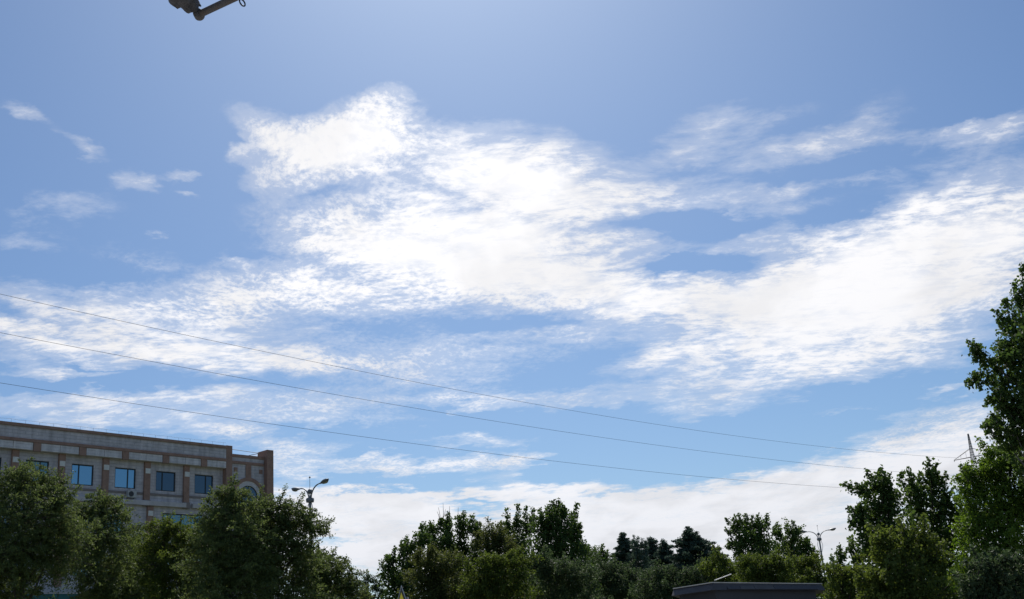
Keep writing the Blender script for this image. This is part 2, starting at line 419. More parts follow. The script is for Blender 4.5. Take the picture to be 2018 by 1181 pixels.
MAT = dict(
    soil=material('soil and grass', (.07, .085, .035), .95, .5, .6, color2=(.10, .08, .055), bump=.5, bump_scale=9),
    asphalt=material('asphalt', (.05, .05, .052), .9, .3, 3, bump=.4, bump_scale=120),
    paving=material('paving', (.26, .25, .235), .85, .25, 2, bump=.3, bump_scale=60),
    kerb=material('kerb stone', (.34, .33, .31), .8, .2, 4, bump=.2),
    road_paint=material('road paint', (.72, .72, .70), .7, .25, 5),
    stone=stone_material('grey stone cladding', (.60, .555, .56)),
    pale=stone_material('pale stone panel', (.72, .68, .68), .28, .02, 2.1),
    brown=material('brown stone', (.33, .20, .15), .7, .28, 2.5, bump=.15, bump_scale=25),
    cap=material('cream stone block', (.74, .71, .66), .7, .15, 3),
    ledge=material('ledge stone', (.54, .50, .49), .75, .2, 1.5),
    dark_sill=material('dark sill stone', (.24, .20, .185), .7, .2, 2),
    frame=material('dark window frame', (.018, .028, .032), .4, .2, 8),
    glass_blue=glass_material('blue coated glass', (.50, .80, .95), .55),
    glass_dark=glass_material('dark glass', (.55, .78, .95), .13),
    glass_green=glass_material('green coated glass', (.5, .78, .78), .3),
    teal=material('teal sheet', (.02, .12, .12), .5, .25, 2),
    roofing=material('roof felt', (.12, .115, .11), .9, .3, 1),
    wire=material('black cable', (.02, .02, .022), .6, .2, 3),
    galv=material('galvanised steel', (.20, .205, .215), .45, .2, 3, metal=.55, bump=.1),
    lamp_shell=material('grey lamp shell', (.17, .175, .185), .4, .15, 6),
    lamp_glass=material('lamp lens', (.34, .34, .33), .25, .1, 6, spec=.6),
    pylon=material('weathered pylon steel', (.20, .20, .21), .6, .2, 2, metal=.1),
    rust=material('rusty steel', (.105, .10, .105), .75, .45, 26, color2=(.155, .11, .085), bump=.5, bump_scale=90),
    sack=material('grimy cloth wrap', (.105, .105, .115), .95, .4, 30, bump=.9, bump_scale=60),
    sign_yellow=material('yellow sign sheet', (.82, .66, .02), .45, .12, 5),
    sign_black=material('black sign border', (.015, .015, .015), .5, .2, 5),
    sign_rim=material('silver sign rim', (.42, .42, .42), .4, .15, 8, metal=.4),
    booth_wall=material('dark booth panel', (.026, .027, .034), .6, .2, 3),
    booth_fascia=material('grey booth fascia', (.034, .036, .044), .6, .25, 2),
    booth_fascia_pale=material('faded booth fascia', (.06, .06, .06), .6, .25, 2.5),
    booth_trim=material('pale roof trim', (.5, .48, .43), .5, .2, 3),
    booth_glass=glass_material('booth glass', (.7, .8, .9), .12),
    white_tube=material('white tube', (.78, .78, .74), .4, .1, 6),
    ac_white=material('aged white casing', (.48, .47, .45), .6, .15, 6),
    ac_grille=material('fan grille', (.05, .05, .055), .6, .2, 6),
    bark=material('bark', (.085, .07, .055), .95, .4, 9, bump=.8, bump_scale=40),
    pale_bark=material('pale bark', (.17, .16, .135), .9, .4, 7, bump=.6, bump_scale=40),
)
LEAF = dict(
    poplar=leaf_material('poplar leaves', (.030, .062, .020), (.105, .165, .045)),
    poplar_bright=leaf_material('bright poplar leaves', (.050, .105, .020), (.150, .235, .045), .42),
    locust=leaf_material('locust leaves', (.050, .080, .030), (.155, .200, .072)),
    lime=leaf_material('young yellow green leaves', (.052, .084, .020), (.150, .195, .052), .42),
    olive=leaf_material('olive leaves', (.052, .074, .024), (.135, .155, .052)),
    grey_green=leaf_material('grey green leaves', (.036, .062, .030), (.096, .138, .060), .32),
    conifer=leaf_material('conifer needles', (.046, .080, .062), (.120, .170, .118), .2, .2),
)


# ------------------------------------------------------------------ ground
def sheet(name, x0, x1, y0, y1, z, mat, kind='structure', div=1):
    b = MB()
    for i in range(div):
        for j in range(div):
            xa, xb = x0 + (x1 - x0) * i / div, x0 + (x1 - x0) * (i + 1) / div
            ya, yb = y0 + (y1 - y0) * j / div, y0 + (y1 - y0) * (j + 1) / div
            b.add([(xa, ya, z), (xb, ya, z), (xb, yb, z), (xa, yb, z)], [(0, 1, 2, 3)])
    return tag(b.build(name, mat), kind=kind)


sheet('ground', -3000, 3000, -3000, 3000, 0, MAT['soil'], div=8)
sheet('road', -400, 400, 30.0, 39.0, .004, MAT['asphalt'])
pv = MB(); pv.box(-400, 400, -8, 29.8, -.05, .12)
tag(pv.build('pavement', MAT['paving']), kind='structure')
kb = MB(); kb.box(-400, 400, 29.8, 30.0, -.05, .14)
tag(kb.build('kerb', MAT['kerb']), kind='structure')
rm = MB()
for k in range(-40, 41):
    rm.box(k * 9.0, k * 9.0 + 4, 34.4, 34.55, .006, .009)
tag(rm.build('lane_marking', MAT['road_paint']), kind='structure')


# ------------------------------------------------------------------ the stone office building
def build_building():
    root = empty('office_building', (-24.84, 109.76, 0), math.atan2(.75709, .65331))
    tag(root, 'grey stone office building with brown pilasters and an arched corner bay', 'building')
    # local frame: x runs along the facade to its far corner at 0, -y points out to the street
    X0, DEP = -47.4, 17.0
    rows = [20.7, 16.95, 13.2, 9.45, 5.7]
    bays = [-42.1 + 4 * k for k in range(10)]                 # left edges of the pilasters, the last one is the wide pier's bay
    holes = []
    wins = []
    for i in range(9):
        b = bays[i]
        if b > -7: continue
        wins.append((b + 1.25, b + 3.25, rows[0] - 1.78, rows[0], i))
    for r in range(1, 5):
        for k in range(5):
            xr = -5.4 - 8.2 * k
            x1, x0 = xr - 2.3, xr - 6.7
            if x0 < X0 + 1: continue
            wins.append((x0, x1, rows[r] - 1.9, rows[r], 100 + r * 10 + k))
    holes = [(a, b, c, d) for a, b, c, d, _ in wins]
    # wall skin with real openings and reveals
    w = MB()
    xs = sorted({X0, -4.75} | {h[0] for h in holes} | {h[1] for h in holes})
    zs = sorted({0, 22.0} | {h[2] for h in holes} | {h[3] for h in holes})
    for i in range(len(xs) - 1):
        for j in range(len(zs) - 1):
            mx, mz = (xs[i] + xs[i + 1]) / 2, (zs[j] + zs[j + 1]) / 2
            if any(h[0] < mx < h[1] and h[2] < mz < h[3] for h in holes): continue
            w.add([(xs[i], 0, zs[j]), (xs[i + 1], 0, zs[j]), (xs[i + 1], 0, zs[j + 1]), (xs[i], 0, zs[j + 1])], [(0, 1, 2, 3)])
    for a, b, c, d in holes:
        w.add([(a, 0, c), (b, 0, c), (b, 0, d), (a, 0, d), (a, .3, c), (b, .3, c), (b, .3, d), (a, .3, d)],
              [(0, 4, 5, 1), (1, 5, 6, 2), (2, 6, 7, 3), (3, 7, 4, 0)])
    w.box(-5.1, -.5, -.06, .3, 0, 22.3)                       # arched bay stands a little proud
    w.build('wall', MAT['stone'], root)
    s = MB(); s.box(X0, -.55, .32, DEP, 0, 22.3)
    s.build('wall', MAT['stone'], root)
    r = MB(); r.box(X0 - .02, -.5, .2, DEP + .02, 22.3, 22.45)
    r.build('roof', MAT['roofing'], root)
    # parapet, coping, string courses
    P = -.55
    p = MB(); p.box(X0, -5.83, P, .1, 22.32, 23.3); p.build('parapet', MAT['stone'], root)
    p = MB(); p.box(X0 - .05, -5.83, P - .14, .2, 23.3, 23.55); co = p.build('coping', MAT['brown'], root)
    p = MB(); p.box(X0, -5.83, P - .1, .1, 22.07, 22.32); p.build('string_course', MAT['brown'], root)
    p = MB(); p.box(X0, -5.83, P + .06, 0, 21.40, 22.07); p.build('cornice_core', MAT['ledge'], root)
    blocks = [-40.55 + 4 * k for k in range(9)]
    for k, bx in enumerate(blocks):
        q = MB(); q.box(bx + .0, bx + .62, P - .06, P + .06, 21.34, 22.07); q.build('cornice_block', MAT['brown'], root, bevel=.015)
        nx = blocks[k + 1] if k + 1 < len(blocks) else -5.83 + .04
        mid = (bx + .66 + nx - .04) / 2
        for a, b in ((bx + .66, mid - .015), (mid + .015, nx - .04)):
            q = MB(); q.box(a, b, P - .02, P + .06, 21.42, 22.05); q.build('cornice_panel', MAT['pale'], root, bevel=.015)
    # pilasters, sills and ledges
    for i, bx in enumerate(bays[:-1]):
        q = MB(); q.box(bx, bx + .58, -.22, 0, 17.98, 21.4); pl = q.build('pilaster', MAT['brown'], root, bevel=.02)
        q = MB(); q.box(bx + .05, bx + .53, -.27, -.22, 20.35, 20.8); q.build('capital_block', MAT['cap'], pl)
        q = MB(); q.box(bx - .05, bx + .62, -.3, 0, 17.45, 17.98); q.build('pilaster_base', MAT['dark_sill'], pl)
    for i, bx in enumerate(bays[:-1]):
        nx = bays[i + 1] if i + 1 < 9 else -5.45
        q = MB(); q.box(bx + .6, nx - .02, -.08, 0, 18.47, 18.66); q.build('sill_band', MAT['dark_sill'], root)
    for row, (x0, step) in enumerate(((17.5, 8.2), (13.75, 8.2), (10.0, 8.2))):
        z = x0
        xa = -5.45
        k = 0
        while xa > X0 + 1:
            xb = max(xa - 4.1, X0)
            q = MB(); q.box(xb + (.0 if k % 2 else .35), xa - (.35 if k % 2 else .0), -.38, 0, z, z + .42); q.build('ledge', MAT['ledge'], root, bevel=.02)
            xa = xb; k += 1
    for r in range(1, 5):
        for k in range(1, 5):
            bx = -5.4 - 8.2 * k
            q = MB(); q.box(bx - .1, bx + .5, -.2, 0, rows[r] - 3.2 if r < 4 else 0, rows[r] + .5); pl = q.build('pilaster', MAT['brown'], root, bevel=.02)
            q = MB(); q.box(bx - .04, bx + .44, -.25, -.2, rows[r] - .35, rows[r] + .1); q.build('capital_block', MAT['cap'], pl)
    # windows: frame, mullion, panes
    for (a, b, c, d, i) in wins:
        fr = MB(); t = .09
        fr.box(a, a + t, .10, .2, c, d); fr.box(b - t, b, .10, .2, c, d); fr.box(a + t, b - t, .10, .2, c, c + t); fr.box(a + t, b - t, .10, .2, d - t, d)
        if i < 100:
            mxs = [a + (.35 if i in (5, 7) else .64) * (b - a) if i != 8 else a + .62 * (b - a)]
            g = 'glass_blue' if i in (4, 5, 6) or i < 4 else 'glass_dark'
            if i == 4: g = 'glass_green'
        else:
            mxs = [a + .14 * (b - a), a + .45 * (b - a), a + .78 * (b - a)]
            g = 'glass_green' if i % 10 < 2 else 'glass_dark'
        for mx in mxs:
            fr.box(mx - .05, mx + .05, .105, .195, c + t, d - t)
        wo = fr.build('window', MAT['frame'], root)
        ed = [a + t] + mxs + [b - t]
        for k in range(len(ed) - 1):
            q = MB()
            x0, x1 = ed[k] + (.05 if k else 0), ed[k + 1] - (.05 if k < len(ed) - 2 else 0)
            q.box(x0, x1, .14, .155, c + t, d - t); q.build('pane', MAT[g], wo)
    # wide piers that rise above the parapet
    q = MB(); q.box(-5.82, -5.14, -.58, .6, 0, 23.62); pr = q.build('pier', MAT['brown'], root, bevel=.03)
    q = MB(); q.box(-1.14, -.36, -.58, 1.0, 0, 23.62); pr2 = q.build('pier', MAT['brown'], root, bevel=.03)
    # arched corner bay
    q = MB(); q.box(-5.13, -1.15, -.16, .3, 22.68, 22.95); q.build('coping', MAT['brown'], root)
    q = MB(); q.box(-5.13, -1.15, -.10, .3, 22.3, 22.68); q.build('parapet', MAT['stone'], root)
    q = MB(); q.box(-5.13, -1.15, -.17, -.06, 22.04, 22.3); q.build('string_course', MAT['brown'], root)
    q = MB(); q.box(-3.28, -2.68, -.15, -.06, 20.78, 22.04); q.build('keystone_bar', MAT['brown'], root, bevel=.015)
    for cx in (-4.42, -1.52):
        q = MB(); q.box(cx - .2, cx + .2, -.10, -.06, 21.27, 21.68); q.build('inset_square', MAT['brown'], root)
    cx, cz = -2.98, 18.95

    def ring(r0, r1, y0, y1, name, mat, parent, drop):
        g = MB(); n = 28
        po = [(cx + r1 * math.cos(math.pi * k / n), cz + r1 * math.sin(math.pi * k / n)) for k in range(n + 1)]
        pi_ = [(cx + r0 * math.cos(math.pi * k / n), cz + r0 * math.sin(math.pi * k / n)) for k in range(n + 1)]
        po = [(cx + r1, cz - drop)] + po + [(cx - r1, cz - drop)]; pi_ = [(cx + r0, cz - drop)] + pi_ + [(cx - r0, cz - drop)]
        m_ = len(po)
        v = [(x, y0, z) for x, z in po] + [(x, y0, z) for x, z in pi_] + [(x, y1, z) for x, z in po] + [(x, y1, z) for x, z in pi_]
        f = []
        for k in range(m_ - 1):
            f += [(k, k + 1, m_ + k + 1, m_ + k), (2 * m_ + k, 3 * m_ + k, 3 * m_ + k + 1, 2 * m_ + k + 1), (k, 2 * m_ + k, 2 * m_ + k + 1, k + 1), (m_ + k, m_ + k + 1, 3 * m_ + k + 1, 3 * m_ + k)]
        f += [(0, m_, 3 * m_, 2 * m_), (m_ - 1, 3 * m_ - 1, 4 * m_ - 1, 2 * m_ - 1)]
        return g.add(v, f).build(name, mat, parent)

    ring(1.5, 1.84, -.2, -.06, 'arch_moulding', MAT['brown'], root, 2.2)
    ring(1.06, 1.5, -.13, -.06, 'arch_surround', MAT['pale'], root, 2.2)
    wo = ring(.96, 1.06, -.09, -.06, 'arched_window', MAT['frame'], root, 2.2)
    n = 24
    for sgn in (-1, 1):
        po = [(cx + sgn * .04, cz - 2.2)] + [(cx + sgn * .96 * math.cos(math.pi / 2 * k / n), cz + .96 * math.sin(math.pi / 2 * k / n)) for k in range(n)]
        po = [(cx + sgn * .04, cz + .1), (cx + sgn * .96, cz + .1)] + [(cx + sgn * .96 * math.cos(math.pi / 2 * k / n), cz + .96 * math.sin(math.pi / 2 * k / n)) for k in range(3, n)] + [(cx + sgn * .04, cz + .955)]
        q = MB(); q.prism(po, -.075, -.062); q.build('pane', MAT['glass_dark'], wo)
        q = MB(); q.box(min(cx + sgn * .04, cx + sgn * .96), max(cx + sgn * .04, cx + sgn * .96), -.075, -.062, cz - 2.2, cz + .02); q.build('pane', MAT['glass_dark'], wo)
    q = MB(); q.box(cx - .04, cx + .04, -.092, -.062, cz - 2.2, cz + .96); q.box(cx - .96, cx - .04, -.088, -.062, cz + .02, cz + .1); q.box(cx + .04, cx + .96, -.088, -.062, cz + .02, cz + .1)
    q.build('mullion', MAT['frame'], wo)
    # handrail between the piers and lightning cord along the coping
    q = MB(); q.tube([(-5.2, .3, 23.5), (-1.1, .6, 23.45)], .025, 5); q.tube([(-1.0, .6, 23.5), (-2.4, 4.0, 23.3)], .03, 5); q.tube([(-1.0, .9, 23.1), (-2.4, 4.0, 23.0)], .02, 5)
    q.build('roof_rail', MAT['wire'], root)
    q = MB()
    ptsl = [(x, P + .1, 23.85 + .02 * math.sin(x * 3)) for x in np.arange(X0, -5.5, .8)]
    q.tube(ptsl, .008, 4)
    for x in np.arange(X0 + .5, -5.5, 1.2):
        q.tube([(x, P + .1, 23.5), (x, P + .1, 23.86)], .008, 4)
    q.build('lightning_cord', MAT['wire'], root)
    # teal canopy over the lower floors
    q = MB(); q.prism([(-31, 9.1), (-12.5, 9.1), (-12.5, 9.72), (-31, 9.72)], -2.2, -.0); cn = q.build('canopy', MAT['teal'], root)
    q = MB(); q.box(-31.05, -12.45, -2.26, -2.2, 9.70, 9.82); q.build('canopy_edge', MAT['ledge'], cn)
    return root


office = build_building()


def facade(x, y, z):
    c, s = .65331, .75709
    return (-24.84 + c * x - s * y, 109.76 + s * x + c * y, z)


ac = empty('air_conditioner', facade(-15.4, -.06, 18.02), math.atan2(.75709, .65331))
tag(ac, 'small white air conditioner unit on the building wall under a blue window', 'air conditioner')
q = MB(); q.box(-.42, .42, -.42, -.1, 0.05, .66); q.build('casing', MAT['ac_white'], ac, bevel=.02)
q = MB(); q.lathe([(.24, 0), (.24, .02), (.2, .03)], 20)
q.v = [(x - .1, -.42 - z, y + .36) for x, y, z in q.v]; q.build('fan_grille', MAT['ac_grille'], ac)
for sx in (-.3, .3):
    q = MB(); q.box(sx - .02, sx + .02, -.44, .0, 0, .05); q.box(sx - .02, sx + .02, -.1, -.06, -.25, 0); q.build('bracket', MAT['galv'], ac)
q = MB(); q.tube([(-.05, -.1, .62), (-.05, -.09, .85), (.1, -.07, .9), (.1, .0, .9)], .03, 6); q.build('pipe', MAT['ac_white'], ac)


# ------------------------------------------------------------------ trees
def leaf_object(name, mat, C, D, S, L, Wd, tone, parent, kind=None):
    """One mesh of folded, pointed leaves: centre C, long axis D, side axis S, length, width, tone 0..1."""
    n = len(C)
    if kind is None: pass
    L = np.asarray(L)[:, None]; Wd = np.asarray(Wd)[:, None]
    nrm = np.cross(D, S)
    V = np.empty((n, 4, 3), np.float32)
    V[:, 0] = C - D * L * .5
    V[:, 1] = C + S * Wd * .5 - D * L * .06 + nrm * Wd * .18
    V[:, 2] = C + D * L * .5
    V[:, 3] = C - S * Wd * .5 - D * L * .06 + nrm * Wd * .18
    me = bpy.data.meshes.new(name)
    me.vertices.add(n * 4); me.loops.add(n * 4); me.polygons.add(n)
    me.vertices.foreach_set('co', V.reshape(-1))
    me.loops.foreach_set('vertex_index', np.arange(n * 4, dtype=np.int32))
    me.polygons.foreach_set('loop_start', np.arange(0, n * 4, 4, dtype=np.int32))
    me.update()
    a = me.attributes.new('leaf_tone', 'FLOAT', 'FACE')
    a.data.foreach_set('value', np.clip(tone, 0, 1).astype(np.float32))
    me.materials.append(mat)
    o = bpy.data.objects.new(name, me); COL.objects.link(o)
    if parent is not None: o.parent = parent
    return o


def unit(v):
    return v / (np.linalg.norm(v, axis=-1, keepdims=True) + 1e-9)


STYLE = {   # leaf length, width, leaf area index, shoot length, spread about the shoot, leaves to a shoot, upward pull, outward pull, droop
    'poplar': (.15, .125, 5.2, (.55, 1.25), .20, 30, .95, .55, 0.0),
    'locust': (.125, .06, 4.3, (.5, 1.2), .15, 34, .10, .75, .40),
    'round':  (.125, .08, 5.3, (.35, .8), .18, 30, .45, .8, .06),
    'conifer': (.17, .035, 3.6, (.5, .9), .10, 34, .05, 1.0, .12),
    'pine':   (.22, .05, 5.0, (.4, .8), .12, 36, .9, .5, 0.0),
}


def shoots(kind, cen, rad, dens=1.0, scale=1.0):
    L, Wd, lai, (l0, l1), spread, per, up, outw, droop = STYLE[kind]
    L, Wd = L * scale, Wd * scale
    area = math.pi * rad[0] * rad[2]
    n = int(max(5, dens * lai * area / (L * Wd * .5) / per))
    u = unit(rng.normal(size=(n, 3)))
    rr = rng.random(n) ** .42
    base = cen + u * rr[:, None] * np.array(rad) * .92
    outv = unit(u * np.array([1, 1, .8]))
    d = unit(outv * outw + np.array([0, 0, up]) + rng.normal(size=(n, 3)) * .38)
    k = min(1.0, max(.35, min(rad) / .9))
    ln = rng.uniform(l0, l1, n) * k
    base = base - d * (ln * (.65 if kind in ('poplar', 'pine') else .35))[:, None]
    ln = ln * np.where(rng.random(n) < .12, 1.75, 1.0)          # a few long shoots feather the outline
    return base, d, ln, droop, spread * (.55 + .45 * k), per, L, Wd, u


def make_tree(label, kind, leaf, depth, lobes, trunk_px=None, bark='bark', dens=1.0, scale=1.0, spikes=(), name='tree', group=None, tone=0.0, thick=1.0, base_z=0.0):
    """Crown lobes are given by where they show in the photograph and stand around a trunk depth metres away."""
    sc = depth / FPX * 1.04
    L3 = []
    for lb in lobes:
        px, py, rx, ry = lb[:4]
        rxm, rzm = rx * sc, ry * sc
        ym = max(rxm, min(rzm, rxm * 1.6)) * 1.0
        dz = lb[4] if len(lb) > 4 else rng.uniform(-.5, .5) * ym
        L3.append((at(px, py, depth + dz), (rxm, ym, rzm)))
    px0 = trunk_px if trunk_px is not None else np.average([l[0] for l in lobes], weights=[l[2] * l[3] for l in lobes])
    bx = at(px0, max(l[1] for l in lobes), depth)
    root_p = np.array([bx[0], depth, base_z])
    root = empty(name, root_p)
    tag(root, label, 'tree', group)
    C, D, S, LL, WW, TT = [], [], [], [], [], []
    tips = []
    tr = MB()
    top = max(L3, key=lambda q: q[0][2])
    ztop = top[0][2] + top[1][2] * .4
    zc = np.mean([c[2] for c, r in L3])
    H = ztop - base_z
    r0 = max(.08, .016 * H) * thick
    # trunk bends gently towards the highest lobe
    trunk = []
    for k in range(9):
        f = k / 8
        x = root_p[0] + (top[0][0] - root_p[0]) * f ** 2.2 + .12 * math.sin(f * 5 + depth)
        y = root_p[1] + (top[0][1] - root_p[1]) * f ** 2.2
        trunk.append(np.array([x, y, base_z - .15 + (H + .15) * f]))
    tr.tube([p - root_p for p in trunk], [r0 * (1.25 if k == 0 else 1) * (1 - .88 * k / 8) for k in range(9)], 8)

    def trunk_at(z):
        f = min(max((z - base_z) / H, 0), 1) * 8
        i = min(int(f), 7)
        return trunk[i] + (trunk[i + 1] - trunk[i]) * (f - i), r0 * (1 - .88 * f / 8)

    for cen, rad in L3:
        p0, rr0 = trunk_at(max(cen[2] - rad[2] - .5 * np.hypot(*(cen[:2] - root_p[:2])) - .6, base_z + 1.2))
        mid = (p0 + cen) / 2 + np.array([0, 0, -.12 * np.linalg.norm(cen - p0)])
        pts = [p0, (p0 + mid) / 2 + rng.normal(size=3) * .05, mid, (mid + cen) / 2 + rng.normal(size=3) * .06, cen]
        rl = min(rr0 * .75, .035 + .025 * max(rad))
        tr.tube([p - root_p for p in pts], [rl, rl * .85, rl * .7, rl * .5, rl * .3], 6, caps=False)
        base, d, ln, droop, spread, per, L, Wd, u = shoots(kind, cen, np.array(rad), dens, scale)
        n = len(base)
        for i in range(0, n, 6):
            a = cen + (base[i] - cen) * .15
            tr.tube([a - root_p, (a + base[i]) / 2 - root_p + rng.normal(size=3) * .04, base[i] + d[i] * ln[i] * .7 - root_p], [.02, .014, .006], 4, caps=False)
        t = rng.random((n, per)) ** .8
        fall = np.zeros((n, per, 3)); fall[..., 2] = -droop * t ** 2 * ln[:, None]
        pos = base[:, None] + d[:, None] * (t * ln[:, None])[..., None] + fall
        taper = (1 - .65 * t)[..., None]
        jit = rng.normal(size=(n, per, 3)) * spread * taper
        if kind in ('locust', 'conifer'): jit[..., 2] *= .45
        pos = pos + jit
        # leaves hang out from the shoot
        side = unit(rng.normal(size=(n, per, 3)))
        if kind == 'pine':
            ax = unit(d[:, None] * 1.2 + side * .8)
        elif kind == 'conifer':
            ax = unit(d[:, None] * .8 + side * .7)
        elif kind == 'locust':
            ax = unit(d[:, None] * .3 + side + np.array([0, 0, -.45]))
        else:
            ax = unit(jit * 2.0 + side * .8 + np.array([0, 0, -.35]))
        s2 = unit(np.cross(ax, unit(rng.normal(size=(n, per, 3)) + np.array([0, 0, .9]))))
        sz = rng.uniform(.65, 1.25, (n, per))
        shoot_tone = rng.normal(0, .15, n)[:, None]
        tn = .42 + tone + shoot_tone + rng.normal(0, .09, (n, per)) + .12 * t
        C.append(pos.reshape(-1, 3)); D.append(ax.reshape(-1, 3)); S.append(s2.reshape(-1, 3))
        LL.append((L * sz).ravel()); WW.append((Wd * sz).ravel()); TT.append(tn.ravel())
    # single upright or outreaching shoots that break the outline
    ends = [(at(ax_, ay_, depth + rng.uniform(-.4, .4)), at(bx_, by_, depth + rng.uniform(-.4, .4))) for (ax_, ay_, bx_, by_) in spikes]
    if kind in ('locust', 'round'):
        for cen, rad in L3:
            for _ in range(4):
                u_ = unit(rng.normal(size=3) + np.array([0, 0, .55])); rr_ = np.array(rad)
                a = cen + u_ * rr_ * .5
                ends.append((a, cen + u_ * rr_ * rng.uniform(1.0, 1.2) + u_ * rng.uniform(.1, .55)))
    for a, b in ends:
        tr.tube([a - root_p, (a + b) / 2 - root_p + rng.normal(size=3) * .03, b - root_p], [.025, .016, .006], 4, caps=False)
        ln = np.linalg.norm(b - a); L, Wd = STYLE[kind][0] * scale, STYLE[kind][1] * scale
        n = int(max(30, ln * 120 / scale))
        t = rng.random(n)
        w_ = .17 * (1 - .55 * t) * min(1.3, .6 + ln * .25)
        jit = rng.normal(size=(n, 3)) * w_[:, None]
        pos = a + (b - a) * t[:, None] + jit
        ax = unit(jit * 3 + unit(rng.normal(size=(n, 3))) * .7 + np.array([0, 0, -.2]))
        C.append(pos); D.append(ax); S.append(unit(np.cross(ax, rng.normal(size=(n, 3)))))
        sz = rng.uniform(.7, 1.2, n)
        LL.append(L * sz); WW.append(Wd * sz); TT.append(.5 + tone + rng.normal(0, .18, n))
    tr.build('trunk', MAT[bark], root, smooth=True)
    Cc = np.concatenate(C) - root_p
    leaf_object('crown', LEAF[leaf], Cc, np.concatenate(D), np.concatenate(S), np.concatenate(LL), np.concatenate(WW), np.concatenate(TT), root)
    return root


def make_conifer(label, depth, tip, half, bottom, leaf='conifer', name='conifer_tree', upsweep=.1, group='conifers behind the booth', seed_dense=1.0):
    """Whorled branches on a straight stem."""
    tipw = at(tip[0], tip[1], depth)
    sc = depth / FPX * 1.04
    hb = (bottom - tip[1]) * sc
    base_w = half * sc
    root_p = np.array([tipw[0], depth, 0.0])
    root = empty(name, root_p); tag(root, label, 'tree', group)
    tr = MB(); H = tipw[2]
    tr.tube([(0, 0, -.1), (0.03, 0, H * .5), (0, 0, H)], [.018 * H, .011 * H, .008], 8)
    C, D, S, LL, WW, TT = [], [], [], [], [], []
    z = H - .1
    while z > max(.8, H - hb * 1.6):
        f = min((H - z) / hb, 1.15)
        rl = base_w * (f ** .85) * rng.uniform(.78, 1.15) + .10
        nb = int(5 + 5 * min(f, 1))
        for k in range(nb):
            an = rng.uniform(0, 2 * math.pi)
            r = rl * rng.uniform(.6, 1.12)
            dirv = np.array([math.cos(an), math.sin(an), upsweep + rng.normal() * .12])
            p0 = np.array([0, 0, z + rng.normal() * .08])
            p1 = p0 + dirv * r; p1[2] -= .10 * r
            tr.tube([p0, p1], [.02, .005], 3, caps=False)
            n = int(max(22, 190 * r * seed_dense))
            t = rng.random(n) ** .7
            w_ = (.07 + .16 * r * (1 - t) * .6)[:, None]
            pos = p0 + (p1 - p0) * t[:, None] + rng.normal(size=(n, 3)) * w_ * np.array([1, 1, .55])
            ax = unit(unit(p1 - p0) * .9 + unit(rng.normal(size=(n, 3))) * .7 + np.array([0, 0, upsweep]))
            C.append(pos); D.append(ax); S.append(unit(np.cross(ax, rng.normal(size=(n, 3)))))
            LL.append(rng.uniform(.12, .24, n)); WW.append(rng.uniform(.05, .085, n)); TT.append(.4 + rng.normal(0, .2, n) + rng.normal() * .12)
        z -= rng.uniform(.11, .19)
    tr.build('trunk', MAT['bark'], root, smooth=True)
    leaf_object('crown', LEAF[leaf], np.concatenate(C), np.concatenate(D), np.concatenate(S), np.concatenate(LL), np.concatenate(WW), np.concatenate(TT), root)
    return root


LG = 'trees in front of the office building'
make_tree('fine leaved tree at the left edge covering the leftmost office windows', 'locust', 'locust', 50,
          [(55, 940, 48, 30), (28, 965, 40, 30), (85, 968, 50, 32), (120, 990, 28, 22), (50, 1020, 95, 48), (115, 1045, 62, 46), (20, 1095, 80, 62), (95, 1100, 75, 40), (15, 1180, 62, 60), (-50, 1000, 60, 60), (-60, 1110, 80, 80)],
          trunk_px=40, group=LG, spikes=[(80, 950, 108, 925), (50, 930, 62, 902), (20, 950, 10, 915), (120, 985, 150, 970)])
make_tree('dark fine leaved tree below the two bright blue office windows', 'locust', 'locust', 55,
          [(195, 994, 46, 24), (165, 1022, 42, 28), (220, 1022, 38, 28), (190, 1062, 70, 38), (185, 1112, 62, 46), (205, 1165, 50, 40), (240, 1185, 50, 40)],
          trunk_px=195, group=LG, tone=-.06, spikes=[(190, 985, 198, 962), (225, 1010, 240, 995), (160, 1010, 150, 985)])
make_tree('small yellow green tree in the gap right of the dark tree before the office', 'locust', 'lime', 63,
          [(245, 1062, 32, 20), (262, 1088, 42, 28), (250, 1120, 46, 34), (266, 1170, 56, 44)], trunk_px=256, group=LG, tone=-.12)
make_tree('yellow green rounded tree under the wide second row office window', 'locust', 'lime', 59,
          [(318, 1042, 36, 18), (352, 1048, 38, 18), (298, 1072, 38, 24), (345, 1078, 58, 28), (388, 1064, 36, 22), (315, 1118, 64, 38), (375, 1120, 58, 40), (330, 1180, 90, 48)],
          trunk_px=335, group=LG, tone=-.15, spikes=[(320, 1035, 322, 1012), (352, 1035, 362, 1018), (390, 1050, 402, 1030)])
make_tree('tall tree before the wide brown pier left of the arched office window', 'locust', 'locust', 52,
          [(455, 970, 30, 22), (436, 1002, 42, 28), (474, 1012, 48, 30), (425, 1045, 52, 34), (480, 1060, 60, 38), (425, 1100, 64, 44), (482, 1122, 64, 48), (440, 1180, 95, 48)],
          trunk_px=462, group=LG, spikes=[(452, 960, 458, 938), (470, 985, 492, 965), (425, 1000, 408, 985), (465, 1000, 500, 990)])
make_tree('spreading tree with a long drooping branch reaching past the left street lamp', 'locust', 'locust', 54,
          [(510, 1002, 38, 22), (545, 1002, 32, 20), (578, 1012, 36, 22), (530, 1038, 58, 30), (592, 1032, 42, 20), (624, 1042, 26, 10), (560, 1060, 62, 28), (510, 1085, 60, 38), (580, 1090, 44, 26), (590, 1130, 52, 44), (510, 1140, 50, 48), (560, 1185, 90, 36)],
          trunk_px=525, group=LG, tone=-.03, spikes=[(550, 1000, 553, 978), (570, 1000, 580, 985), (600, 1025, 648, 1040), (610, 1030, 645, 1052), (590, 1015, 622, 1018), (520, 995, 520, 972)])
